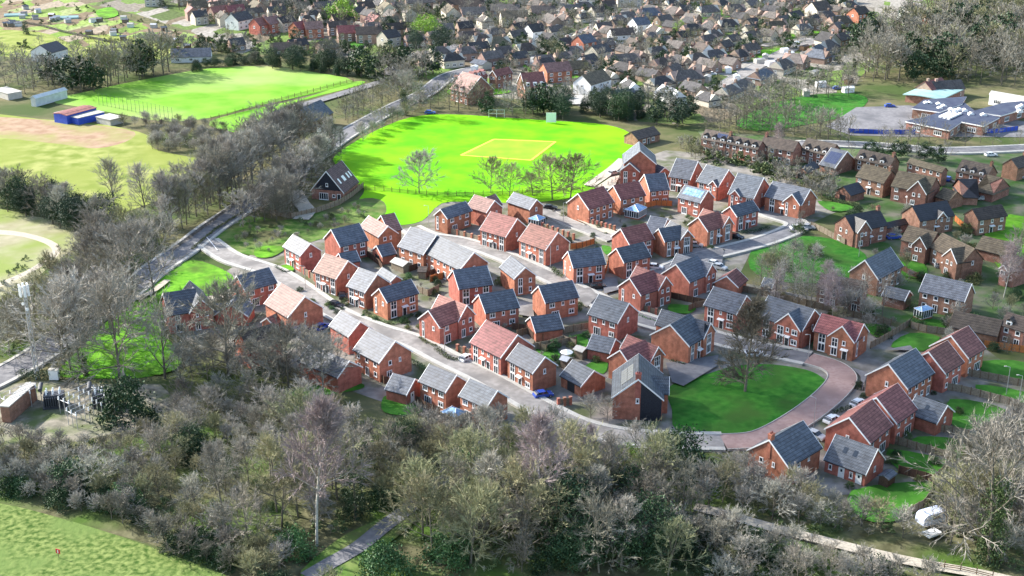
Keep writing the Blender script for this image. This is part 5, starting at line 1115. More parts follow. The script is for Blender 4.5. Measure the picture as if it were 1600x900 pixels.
ROWS = [  # where | x0 y0 x1 y1 | n | ridge angle | L W h | walls roofs | hip
 ('in the top brown row', 640, 14, 860, 34, 8, 8, 14, 8, 4.8, 'ooc', 'ogk', 0),
 ('in the topmost dark row', 640, 2, 1000, 10, 11, 10, 13, 8, 4.8, 'ooc', 'kgo', 0),
 ('in the second top middle row', 690, 30, 880, 48, 6, 12, 13, 8, 4.4, 'oc', 'gng', 0),
 ('along the top left edge', 225, 8, 620, 6, 14, 15, 10, 8, 4.8, 'ooc', 'gko', 0),
 ('in the second top left row', 290, 24, 620, 26, 10, 30, 10, 8, 4.8, 'ooc', 'gno', 0),
 ('below the far pale road', 720, 66, 830, 88, 5, 30, 11, 8, 2.8, 'oc', 'no', .8),
 ('left of the climbing pale road', 960, 120, 1130, 96, 6, 35, 12, 8, 2.7, 'oc', 'kgo', .9),
 ('right of the climbing pale road', 1130, 158, 1300, 78, 10, 52, 12, 8, 2.7, 'oc', 'gs', .9),
 ('just left of the climbing pale road', 1020, 142, 1080, 128, 3, 30, 13, 8, 2.7, 'co', 'kg', .9),
 ('behind the white tan-roofed house', 970, 146, 1060, 160, 3, 20, 12, 8, 2.7, 'cw', 'ks', .9),
 ('in the middle bungalow rows', 880, 116, 1010, 100, 5, 15, 14, 8, 2.7, 'co', 'gn', .5),
 ('in the far grey bungalow rows', 1000, 30, 1160, 24, 7, 25, 12, 8, 2.7, 'co', 'gks', .7),
 ('in the upper far bungalow rows', 1010, 62, 1180, 44, 6, 22, 12, 8, 2.7, 'co', 'ok', .7),
 ('along the top right edge', 1010, 6, 1330, 6, 11, 20, 11, 8, 3.6, 'coo', 'ok', 0),
 ('by the far right bungalows', 1200, 52, 1320, 42, 5, 20, 12, 8, 2.7, 'co', 'no', .6),
 ('in gardens right of the bungalows', 1250, 108, 1330, 78, 4, 50, 11, 8, 2.7, 'oc', 'gs', .8),
 ('by the middle far road', 800, 48, 890, 84, 4, 40, 9, 8, 3.0, 'oc', 'ok', 0),
 ('at the start of the climbing road', 840, 108, 900, 124, 3, 30, 10, 8, 2.8, 'oc', 'kn', .4),
 ('above the dark pitch conifers', 500, 40, 620, 50, 5, 25, 10, 8, 4.6, 'oc', 'ont', 0),
 ('above the twin red gables', 330, 34, 460, 22, 5, 35, 10, 8, 4.8, 'bo', 'tk', 0)]
r_ = random.Random(5)
for wh, x0, y0, x1, y1, n, ang, L, W, h, wl, rf, hip in ROWS:
    for i in range(n):
        t = (i + .5) / n; x, y = x0 + (x1 - x0) * t + r_.uniform(-3, 3), y0 + (y1 - y0) * t + r_.uniform(-1.2, 1.2); P = at(x, y)
        if any((P.x - a) ** 2 + (P.y - b) ** 2 < (c + L * .42) ** 2 for a, b, c in PLACED): continue
        far_house(x, y, ang + r_.uniform(-8, 8) + (90 if r_.random() < .22 else 0), L * r_.uniform(.85, 1.15), W * r_.uniform(.9, 1.1), h, r_.choice(wl), r_.choice(rf), wh, hip)
FILL = [('in the far town left of middle', 470, 12, 640, 62, 16, 'ooc', 'ogk', 4.4), ('in the far town at the middle', 640, 40, 820, 105, 20, 'oco', 'ggk', 3.4), ('in the far town right of middle', 820, 14, 1000, 110, 28, 'oco', 'ggo', 2.6),
 ('in the far bungalow town', 1000, 10, 1180, 120, 30, 'oco', 'ggk', 2.6), ('in the far right bungalow town', 1180, 16, 1330, 70, 18, 'oco', 'ggk', 2.6), ('by the top left gardens', 300, 14, 470, 40, 10, 'ooc', 'tok', 4.4), ('right of the white tan-roofed house', 950, 120, 1130, 165, 9, 'oco', 'kgs', 2.6)]
RD = []
for s in ('1050,128 1110,140 1160,117 1205,92 1245,74 1300,58', '1190,73 1230,66 1290,60 1360,64', '820,92 862,72 900,55 936,40 965,22 1000,10', '600,118 645,88 700,78 740,60 780,46'):
    for p_ in smooth_line([at(*q) for q in pts(s)], 12): RD.append((p_.x, p_.y))
for wh, x0, y0, x1, y1, n, wl, rf, h in FILL:
    k = 0
    for t in range(n * 30):
        if k >= n: break
        a, b_ = at(x0, y1), at(x1, y0); x, y = r_.uniform(x0, x1), 0; P = at(x, r_.uniform(y0, y1)); L = r_.uniform(7.5, 11)
        if any((P.x - a) ** 2 + (P.y - b) ** 2 < (c + L * .5 + 2.5) ** 2 for a, b, c in PLACED) or any((P.x - a) ** 2 + (P.y - b) ** 2 < 81 for a, b in RD): continue
        px_, py_ = proj(P); far_house(px_, py_, (28 if x < 1000 else 42) + r_.uniform(-10, 10) + (90 if r_.random() < .35 else 0), L, r_.uniform(5.8, 7.2), h * r_.uniform(.92, 1.1), r_.choice(wl), r_.choice(rf), wh, 0 if r_.random() < .6 else .8); k += 1
for wh, L in FAR.items(): number_off(L, wh)
# allotment sheds and frames
ai = []
for i in range(26):
    x, y = r_.uniform(5, 300), 0; y = r_.uniform(6 + x * .12, 42 + x * .12); c = r_.choice(['fence', 'concrete', 'polytunnel', 'wood'])
    P = at(x, y); root = thing('allotment_shed', 'x', 'shed', P, R(r_.uniform(-20, 50)), 'allotment sheds at the top left'); W_, Rf = MB(), MB(); gable(W_, Rf, None, None, -1.6, 1.6, -1.2, 1.2, 1.7, 'x', 24, .15, .1); W_.build('wall', M[c], root); Rf.build('roof', M[r_.choice(['concrete', 'slate', 'metal'])], root)
    ai.append((x, root, {'fence': 'weathered wooden shed', 'concrete': 'pale grey shed', 'polytunnel': 'white plastic covered frame', 'wood': 'dark brown shed'}[c]))
number_off(ai, 'on the top left allotments')
for (x, y, lb) in ((25, 25, 'long teal covered cold frame at the far left of the allotments'), (105, 29, 'turquoise covered frame in the middle of the allotments')):
    root = thing('cold_frame', lb, 'cold frame', at(x, y), R(15)); b = MB(); b.prism([(-2.2, 0), (2.2, 0), (2.2, .8), (0, 1.6), (-2.2, .8)], 'x', -6, 6); b.build('cover', M['teal'], root)
    b = MB()
    for k in range(5): b.box(-6 + k * 3 - .06, -6 + k * 3 + .06, -2.25, 2.25, .8, .9)
    b.build('rib', M['white'], root)

gi = []
for i in range(120):
    x, y = r_.uniform(640, 1330), r_.uniform(20, 150); P = at(x, y)
    if y > 60 + (x - 640) * .13 + 40 or len(gi) > 60 or any((P.x - a) ** 2 + (P.y - b) ** 2 < (c + 3) ** 2 for a, b, c in PLACED): continue
    k = r_.choice(('white glazed lean-to', 'pale grey garden shed', 'brown garden shed')); root = thing('garden_shed', 'x', 'shed', P, R(r_.uniform(0, 90)), 'garden sheds among the far houses'); W_, Rf = MB(), MB(); l_ = r_.uniform(1.4, 2.6)
    gable(W_, Rf, None, None, -l_, l_, -1.3, 1.3, 1.9, 'x', 20, .15, .1); W_.build('wall', M[{'w': 'white', 'p': 'concrete', 'b': 'wood'}[k[0]]], root); Rf.build('roof', M[{'w': 'white', 'p': 'concrete', 'b': 'oldtile'}[k[0]]], root); gi.append((x, root, k)); PLACED.append((P.x, P.y, 3)); FOOT.append((P.x, P.y, 2.5))
number_off(gi, 'among the far houses')
# ---------------------------------------------------------------- trees
def rot(d, ang, phi):
    a = d.orthogonal().normalized(); b = d.cross(a)
    return (d * math.cos(ang) + (a * math.cos(phi) + b * math.sin(phi)) * math.sin(ang)).normalized()
def bare_mesh(seed, H, form, twigs=1.0, tw=.036, nb=8, cut=1.0):
    """returns trunk (with limbs) and crown (branches and twigs) meshes of a leafless tree"""
    r = random.Random(seed); T, C = MB(), MB()
    def tri(p, q, w0):
        d = q - p; s = Vector((r.uniform(-1, 1), r.uniform(-1, 1), r.uniform(-1, 1))); s = d.cross(s)
        if s.length < 1e-5: return
        s = s.normalized() * w0; k = len(C.v); C.v += [tuple(p - s), tuple(p + s), tuple(q)]; C.f.append((k, k + 1, k + 2))
    def limb(p, d, l, rad, lev, up):
        n = 3 if lev < 2 else 2; B = T if lev < 2 else C; q = p; L = []
        for i in range(n):
            d = (d + Vector((r.uniform(-1, 1), r.uniform(-1, 1), r.uniform(-1, 1))) * (.16 if lev else .07) + Vector((0, 0, up))).normalized()
            q2 = q + d * (l / n); r0 = rad * (1 - .62 * i / n); r1 = rad * (1 - .62 * (i + 1) / n)
            B.tube(q, q2, r0, r1, 6 if lev == 0 else 4 if lev == 1 else 3); L.append((q, q2, d, r0)); q = q2
        return L
    def along(L, t): i = min(int(t * len(L)), len(L) - 1); a, b, d, rr = L[i]; f = t * len(L) - i; return a + (b - a) * f, d, rr * .8
    fm = {'round': dict(bole=.16, n1=13, a0=72, a1=24, l1=.58, up=.10, lead=.9), 'spread': dict(bole=.12, n1=13, a0=72, a1=30, l1=.56, up=.07, lead=.85), 'oak': dict(bole=.14, n1=16, a0=78, a1=26, l1=.6, up=.06, lead=.88), 'lime': dict(bole=.08, n1=18, a0=78, a1=14, l1=.29, up=.08, lead=.96), 'fan': dict(bole=.36, n1=18, a0=50, a1=16, l1=.28, up=.09, lead=.97), 'tall': dict(bole=.3, n1=13, a0=52, a1=18, l1=.34, up=.16, lead=1.0),
          'birch': dict(bole=.25, n1=16, a0=55, a1=25, l1=.30, up=.05, lead=1.0), 'vase': dict(bole=.12, n1=9, a0=45, a1=12, l1=.72, up=.08, lead=.6)}[form]
    tr = limb(Vector((0, 0, 0)), Vector((r.uniform(-.05, .05), r.uniform(-.05, .05), 1)).normalized(), H * fm['lead'], H * (.014 if form not in ('birch', 'fan') else .009) + .03, 0, .02)
    fm['n1'] = int(fm['n1'] * cut)
    for i in range(fm['n1']):
        t = fm['bole'] + (1 - fm['bole']) * (i + r.random() * .7) / fm['n1']; t = min(t, .985); p, d, rr = along(tr, t)
        f = (t - fm['bole']) / (1 - fm['bole']); ang = R(fm['a0'] + (fm['a1'] - fm['a0']) * f + r.uniform(-10, 10)); l = H * fm['l1'] * (1 - .52 * f) * r.uniform(.8, 1.15)
        if form in ('round', 'tall', 'oak', 'lime', 'fan'): l *= .72 + .55 * math.sin(math.pi * min(1, f * 1.05 + .1))
        L1 = limb(p, rot(d, ang, i * 2.4 + r.uniform(-.5, .5)), l, min(rr * .62, .035 * l), 1, fm['up'])
        for j in range(nb):
            t2 = .18 + .82 * (j + r.random()) / nb; p2, d2, r2 = along(L1, min(t2, .99)); l2 = l * (.5 - .2 * t2) * r.uniform(.8, 1.2) + .25
            L2 = limb(p2, rot(d2, R(r.uniform(28, 58)), j * 2.4 + r.random()), l2, max(min(r2 * .6, .03 * l2), .022), 2, .05)
            for k in range(int(round(8 * twigs))):
                t3 = r.uniform(.1, 1); p3, d3, _ = along(L2, min(t3, .99)); l3 = r.uniform(.5, 1.15) * (.5 + .075 * H)
                d3 = rot(d3, R(r.uniform(8, 38)), r.uniform(0, 6.3)); d3 = (d3 + Vector((0, 0, -.25 if form == 'birch' else .12))).normalized(); q3 = p3 + d3 * l3; tri(p3, q3, tw)
                for m in range(4):
                    p4 = p3 + d3 * (l3 * r.uniform(.2, .9)); tri(p4, p4 + rot(d3, R(r.uniform(12, 42)), r.uniform(0, 6.3)) * (l3 * r.uniform(.35, .75)), tw * .75)
    return T, C
def leaf_mesh(seed, n, size, shape, clump, W, H, z0=0.0):
    """many small leaf faces through a volume, uneven outline; all lengths in metres"""
    r = random.Random(seed); B = MB(); nc = max(6, n // 30); ph = [r.uniform(0, 6.28) for _ in range(4)]
    for c in range(nc):
        for _ in range(80):
            p = Vector((r.uniform(-1, 1), r.uniform(-1, 1), r.uniform(0, 1))); a = math.atan2(p.y, p.x); q = math.hypot(p.x, p.y)
            lim = 1 + .16 * math.sin(3 * a + ph[0] + 3 * p.z) + .12 * math.sin(5 * a + ph[1] - 5 * p.z) + .1 * math.sin(9 * p.z + ph[2]); q /= lim
            if shape == 'cone': e = (1 - p.z) * .95 + .05; ok = e * .45 < q < e
            elif shape == 'dome': e = q * q + p.z ** 2; ok = .25 < e < 1
            elif shape == 'egg': e = q * q + ((p.z - .5) * 2) ** 2; ok = .25 < e < 1
            else: ok = .35 < q < (1 if p.z < .7 else (1 - p.z) * 3 + .1)
            if ok: break
        k = r.uniform(.5, 1.3) * clump; c0 = Vector((p.x * W, p.y * W, z0 + p.z * (H - z0)))
        for i in range(30):
            c_ = c0 + Vector((r.gauss(0, 1), r.gauss(0, 1), r.gauss(0, .6))) * k * .5; c_.z = max(c_.z, .05)
            a = Vector((r.uniform(-1, 1), r.uniform(-1, 1), r.uniform(-.4, 1))).normalized(); b = a.orthogonal().normalized(); b = (b * math.cos(i) + a.cross(b) * math.sin(i)); s = size * r.uniform(.6, 1.3); v = len(B.v); e = a.cross(b)
            B.v += [tuple(c_ - b * s), tuple(c_ + e * s * .55), tuple(c_ + b * s), tuple(c_ - e * s * .55)]; B.f.append((v, v + 1, v + 2, v + 3))
    return B
KINDS = {}
def reg_bare(kind, seeds, H, form, bark, twig, twigs=1.0, tw=.036, name='bare_tree', nb=8):
    KINDS[kind] = dict(name=name, H=H, var=[], lite=[])
    for s in seeds:
        T, C = bare_mesh(s, H, form, twigs, tw, nb); KINDS[kind]['var'].append([('trunk', T.mesh('trunk', M[bark], True), 1), ('crown', C.mesh('crown', M[twig]), 1)])
    for s in seeds[:2]:
        T, C = bare_mesh(s + 900, H, form, .5, .085, 5, .75); KINDS[kind]['lite'].append((T, C, bark, twig))
def reg_leaf(kind, seeds, H, W, n, size, shape, m, trunk=None, name='evergreen_tree', clump=1.2, base=.0):
    KINDS[kind] = dict(name=name, H=H, var=[], lite=[])
    for s in seeds:
        B = leaf_mesh(s, n, size, shape, clump, W, H, base * H); P = []
        if trunk: T = MB(); T.tube((0, 0, 0), (0, 0, H * .8), H * .028, H * .01, 6); P.append(('trunk', T.mesh('trunk', M[trunk]), 1))
        P.append(('foliage', B.mesh('foliage', M[m]), 1)); KINDS[kind]['var'].append(P)
    T = MB(); T.tube((0, 0, 0), (0, 0, H * .5), H * .028, H * .01, 4); KINDS[kind]['lite'].append((T, leaf_mesh(seeds[0] + 900, n // 5, size * 2.1, shape, clump, W, H, base * H), 'bark', m))
reg_bare('round', (1, 2, 3), 12, 'round', 'bark', 'twig', tw=.046)
reg_bare('dark', (4, 5, 6), 13, 'spread', 'bark', 'darktwig', tw=.046, name='dark_bare_tree')
reg_bare('olive', (7, 8), 11, 'round', 'bark', 'olivetwig', tw=.046, name='budding_tree')  # leafless trees like the round ones, only with olive-tinged twigs
reg_bare('tall', (9, 10, 11), 16, 'tall', 'bark', 'twig', tw=.04, name='upright_bare_tree')
reg_bare('vase', (12, 13), 11, 'vase', 'bark', 'twig')
reg_bare('birch', (14, 15), 16, 'birch', 'birchbark', 'birchtwig', 1.5, .034, name='birch_tree')
reg_bare('oak', (25, 26), 12, 'oak', 'bark', 'darktwig', 1.4, .046, name='dark_bare_tree')
reg_bare('oakolive', (27, 28), 12, 'oak', 'bark', 'olivetwig', 1.25, .046, name='budding_tree')
reg_bare('oakgrey', (25,), 12, 'oak', 'bark', 'twig', 1.4, .05)
reg_bare('lime', (29,), 12, 'lime', 'bark', 'blacktwig', 1.3, .043, name='dark_bare_tree', nb=10)
reg_bare('fan', (30, 60), 16, 'fan', 'birchbark', 'birchtwig', 1.5, .034, name='birch_tree')
reg_bare('thin', (16, 17), 12, 'birch', 'bark', 'twig', .3, .026, name='thin_tree')
reg_bare('scrub', (18, 19, 20), 4.5, 'vase', 'bark', 'twig', .8, .032, name='bare_shrub')
reg_bare('darkscrub', (21, 22), 4.5, 'vase', 'bark', 'darktwig', .8, .032, name='bare_shrub')
reg_bare('olivescrub', (23, 24), 4.5, 'vase', 'bark', 'olivetwig', .8, .032, name='bare_shrub')
reg_leaf('pine', (31, 32), 11, 3.8, 7500, .17, 'egg', 'pine', 'bark', base=.12, clump=1.5)
reg_leaf('conifer', (33, 34), 13, 2.6, 6500, .15, 'cone', 'pine', 'bark', name='conifer_tree', base=.04, clump=.9)
reg_leaf('cypress', (35, 36), 10, 1.7, 4000, .14, 'col', 'evergreen', 'bark', name='conifer_tree', base=.03, clump=.8)
reg_leaf('holm', (37, 38), 9, 3.8, 7500, .16, 'egg', 'evergreen', 'bark', base=.05, clump=1.4)
reg_leaf('laurel', (39, 40), 3.2, 2.3, 3600, .13, 'dome', 'laurel', None, name='evergreen_shrub', clump=.8)
reg_leaf('evershrub', (41, 42), 3.4, 2.2, 3600, .12, 'dome', 'evergreen', None, name='evergreen_shrub', clump=.8)
reg_leaf('bush', (43, 44, 45), 2.0, 1.4, 1500, .10, 'dome', 'bush', None, name='garden_shrub', clump=.5)
reg_leaf('bright', (46,), 7, 4.2, 6000, .16, 'egg', 'brightleaf', 'bark', clump=1.2)
reg_leaf('willow', (47,), 5, 2.6, 3000, .14, 'egg', 'brightleaf', 'bark', clump=.9)
# ivy-clad bare tree: a bare tree with ivy round its trunk
KINDS['ivy'] = dict(name='ivy_clad_tree', H=14, var=[], lite=[])
for s in (51, 52):
    T, C = bare_mesh(s, 14, 'round', 1, .036); B = leaf_mesh(s, 4500, .13, 'col', .8, 1.1, 10.5)
    KINDS['ivy']['var'].append([('trunk', T.mesh('trunk', M['bark'], True), 1), ('crown', C.mesh('crown', M['twig']), 1), ('ivy', B.mesh('ivy', M['ivy']), 1)])
CAT = {'bare_tree': 'tree', 'birch_tree': 'tree', 'thin_tree': 'tree', 'dark_bare_tree': 'tree', 'budding_tree': 'tree', 'upright_bare_tree': 'tree', 'bare_shrub': 'shrub', 'evergreen_tree': 'tree', 'conifer_tree': 'tree', 'evergreen_shrub': 'shrub', 'garden_shrub': 'shrub', 'ivy_clad_tree': 'tree'}
def plant(kind, P, H, label=None, group=None, wide=1.0):
    K = KINDS[kind]; V = K['var'][rnd.randrange(len(K['var']))]; s = H / K['H']; sw = s * wide * rnd.uniform(.9, 1.12)
    if len(V) == 1:
        o = link(K['name'], V[0][1], None, P, rnd.uniform(0, 6.28), (sw, sw, s)); tag(o, label, CAT[K['name']], group); return o
    o = link(K['name'], None, None, P, rnd.uniform(0, 6.28), (sw, sw, s)); tag(o, label, CAT[K['name']], group)
    for n, m, _ in V: link(n, m, o)
    return o
# single trees: kind, photo base x,y, height in photo pixels, label
ONE = [('cypress', 556, 812, 86, 'dark ivy-green column of a tree right behind the white-trunked birch'), ('holm', 628, 716, 62, 'dense dark evergreen behind the woodland path'), ('holm', 300, 716, 50, 'dense dark evergreen in the middle of the left wood'), ('evershrub', 880, 800, 40, 'dark evergreen bush left of the pointed conifer in the lower wood'), ('tall', 760, 742, 95, 'tall upright bare tree beside the bend of the woodland path'), ('tall', 955, 800, 100, 'tall bare tree rising from the middle of the lower wood'), ('oak', 452, 612, 92, 'dark bare tree with wide crown below the silver van'), ('round', 505, 618, 80, 'bare tree in front of the pale roofed house with two small gable windows'), ('oakgrey', 655, 302, 58, 'lone round-crowned bare tree standing on the cricket field edge'), ('oakolive', 767, 302, 50, 'bare tree, leftmost of five along the near edge of the cricket field'), ('oakolive', 796, 307, 46, 'bare tree, second from the left of five along the cricket field edge'), ('oakolive', 832, 306, 34, 'smallest bare tree of five along the cricket field edge'),
    ('oakolive', 863, 312, 64, 'bare tree, second from the right of five along the cricket field edge'), ('oakolive', 891, 311, 64, 'bare tree, rightmost of five along the cricket field edge'), ('fan', 495, 853, 190, 'tall white-trunked birch with purplish crown beside the woodland path'), ('fan', 843, 832, 150, 'white-branched birch in the middle of the lower wood'),
    ('conifer', 788, 812, 108, 'narrow dark pointed conifer rising from the lower wood'), ('conifer', 886, 850, 110, 'dark conifer right of the white-branched birch'), ('lime', 1164, 612, 130, 'big dark bare tree on the oval green lawn'), ('oak', 187, 592, 130, 'large bare tree with spreading branches left of the leftmost house'),
    ('vase', 258, 592, 110, 'pale bare forked tree in front of the leftmost house'), ('round', 100, 570, 118, 'large bare tree just right of the phone mast'), ('oak', 357, 586, 125, 'dark bare tree with thick trunk in front of the leftmost houses'), ('ivy', 134, 588, 52, 'short ivy covered stump of a tree behind the substation'), ('evershrub', 197, 655, 62, 'round dark evergreen bush beside the substation'),
    ('round', 210, 470, 108, 'bare tree on the verge, left one of the pair by the main road'), ('round', 241, 462, 104, 'bare tree on the verge, right one of the pair by the main road'), ('tall', 182, 340, 82, 'tall bare tree standing against the meadow, left of two'), ('tall', 230, 352, 86, 'tall bare tree standing against the meadow, right of two'),
    ('ivy', 632, 180, 62, 'bare tree with ivy on its trunk by the top corner of the cricket field'), ('bright', 667, 62, 38, 'bright yellow-green evergreen tree above the far gardens'), ('pine', 690, 86, 46, 'big dark evergreen tree beside the bright yellow-green one'), ('pine', 650, 80, 32, 'rounded dark evergreen left of the big dark one in the far gardens'),
    ('conifer', 450, 28, 34, 'dark conifer at the top left behind the red gabled houses'), ('willow', 536, 42, 44, 'yellow-leaved tree in the far top left gardens'), ('conifer', 1225, 32, 36, 'tall dark pointed conifer at the top right'), ('ivy', 1333, 118, 40, 'dark ivy covered tree at the edge of the right-hand wood'), ('cypress', 41, 54, 24, 'small dark round tree casting a shadow on the sunny strip'),
    ('ivy', 1545, 880, 190, 'huge ivy trunked bare tree in the lower right corner'), ('evershrub', 1062, 735, 60, 'dense dark evergreen bush by the lower junction'), ('bright', 985, 728, 34, 'bright green weeping willow-like shrub by the lower junction'), ('evershrub', 110, 768, 45, 'dark evergreen bush at the edge of the tussocky field'), ('laurel', 458, 865, 36, 'glossy bright laurel bush left of the white-trunked birch'),
    ('laurel', 195, 790, 32, 'glossy laurel bush by the tussocky field'), ('laurel', 600, 895, 42, 'glossy laurel bush right of the woodland path at the bottom'), ('birch', 1215, 240, 40, 'purple-crowned bare tree in front of the old brick terrace'), ('conifer', 975, 178, 36, 'dark conifer by the pavilion'), ('willow', 1062, 52, 20, 'yellowish bushy tree in the far gardens'), ('cypress', 1018, 78, 20, 'pale grey-green conifer in the far gardens'),
    ('cypress', 870, 108, 22, 'dark cypress left of the white far cottage'), ('dark', 1585, 430, 70, 'bare tree by the right edge houses'), ('birch', 1568, 465, 76, 'white birch at the right edge below the orange front gable')]
for k, x, y, h, lb in ONE: plant(k, at(x, y), h * mpp(x, y) / math.cos(math.atan((y - 450) / F_PX) + PITCH), lb)
# groups: where | polygon or line in photo pixels | kinds | count | heights in metres
def inside(p, P):
    c = False
    for i in range(len(P)):
        a, b = P[i - 1], P[i]
        if (a[1] > p[1]) != (b[1] > p[1]) and p[0] < (b[0] - a[0]) * (p[1] - a[1]) / (b[1] - a[1]) + a[0]: c = not c
    return c
LOOK = {'oakgrey': 'round grey bare tree', 'oak': 'round dark bare tree', 'oakolive': 'round olive bare tree', 'round': 'bare grey-brown tree', 'dark': 'dark bare tree', 'olive': 'olive-tinged bare tree', 'tall': 'tall upright bare tree', 'vase': 'bare many-stemmed tree', 'birch': 'pale-trunked birch', 'thin': 'thin birch-like tree', 'scrub': 'bare grey shrub', 'darkscrub': 'dark bare shrub',
        'olivescrub': 'olive bare shrub', 'pine': 'dark rounded evergreen', 'conifer': 'dark pointed conifer', 'cypress': 'small columnar conifer', 'holm': 'dense green evergreen', 'laurel': 'glossy green shrub', 'evershrub': 'dark evergreen shrub', 'bush': 'small green garden shrub', 'bright': 'bright green tree', 'willow': 'yellowish tree', 'ivy': 'ivy-clad bare tree'}
ITEMS = {}
NO = list(FOOT)  # keep these ground spots clear: (x, y, radius) in world metres
[NO.append((at(x_, y_).x, at(x_, y_).y, 6)) for x_, y_ in ((1215, 388), (1250, 382), (1285, 386), (1315, 396), (1300, 415), (1330, 415))]
m_ = at(58, 592); NO.append((m_.x, m_.y, 5)); NO.append((m_.x + 2, m_.y - 7, 5)); NO.append((m_.x + 4, m_.y - 14, 4)); NO.append((m_.x - 1, m_.y + 8, 4))
def clear_road(s, r):
    for p in smooth_line([at(*q) for q in pts(s)], 6): NO.append((p.x, p.y, r))
clear_road('-60,618 0,590 60,556 120,512 185,468 240,424 292,388 330,358 372,330 420,296 455,272 490,246 535,214 580,188 622,166 665,146 700,120', 5.5)
clear_road('480,905 515,884 560,858 600,826', 5.0); clear_road('600,826 645,792 690,752 728,715 770,690 812,664', 1.8); clear_road('1085,795 1130,806 1200,826 1262,842 1375,870 1440,884 1540,902', 1.5)
clear_road('640,530 700,563 760,592 850,642 905,668 965,683 1040,690 1130,692 1190,687 1248,657', 5)
STUFF = {}
def add_stuff(key, kind, P, H):
    K = KINDS[kind]; T, C, bk, tw_ = K['lite'][rnd.randrange(len(K['lite']))]; s = H / K['H']; a = rnd.uniform(0, 6.28); sw = s * rnd.uniform(.9, 1.15)
    S_ = STUFF.setdefault(key, dict(v=[], f=[], n=0, m=[], mats=[]))
    for B, mn in ((T, bk), (C, tw_)):
        V = np.array(B.v); X = np.empty_like(V); X[:, 0] = (V[:, 0] * math.cos(a) - V[:, 1] * math.sin(a)) * sw + P[0]; X[:, 1] = (V[:, 0] * math.sin(a) + V[:, 1] * math.cos(a)) * sw + P[1]; X[:, 2] = V[:, 2] * s
        if mn not in S_['mats']: S_['mats'].append(mn)
        S_['v'].append(X); n = S_['n']; S_['f'].extend([tuple(i + n for i in f) for f in B.f]); S_['m'].extend([S_['mats'].index(mn)] * len(B.f)); S_['n'] += len(V)
def build_stuff(key, label):
    S_ = STUFF[key]; m = bpy.data.meshes.new(key); m.from_pydata(np.vstack(S_['v']).tolist(), [], S_['f'])
    for q in S_['mats']: m.materials.append(M[q])
    m.polygons.foreach_set('material_index', S_['m']); m.update(); tag(link(key, m), label, key.replace('_', ' '), kind='stuff')
def grove(where, poly, kinds, n, h0, h1, gap=3.0, wide=1.0, group=None, seed=1, stuff=None):
    P = pts(poly); r = random.Random(seed * 77 + len(where)); xs = [p[0] for p in P]; ys = [p[1] for p in P]; W = [at(*p) for p in P]
    wx = [p.x for p in W]; wy = [p.y for p in W]; PW = [(p.x, p.y) for p in W]; got = []; ks = kinds.split()
    for t in range(n * 60):
        if len(got) >= n: break
        q = (r.uniform(min(wx), max(wx)), r.uniform(min(wy), max(wy)))
        if not inside(q, PW) or any((q[0] - a[0]) ** 2 + (q[1] - a[1]) ** 2 < gap * gap for a in got): continue
        if any((q[0] - a) ** 2 + (q[1] - b) ** 2 < c * c for a, b, c in NO): continue
        got.append(q); k = ks[r.randrange(len(ks))]
        hh = r.uniform(h0, h1); hh = min(hh, 2.4 + .25 * hh) if 'shrub' in KINDS[k]['name'] and 'bare' not in KINDS[k]['name'] else min(hh, 3 + .35 * hh) if 'shrub' in KINDS[k]['name'] else hh
        if stuff and KINDS[k]['lite']: add_stuff(stuff, k, q, hh); continue
        o = plant(k, Vector((q[0], q[1], 0)), hh, 'x', group or (LOOK[k] + 's ' + where), wide)
        ITEMS.setdefault(where, []).append((proj((q[0], q[1], 0))[0], o, LOOK[k]))
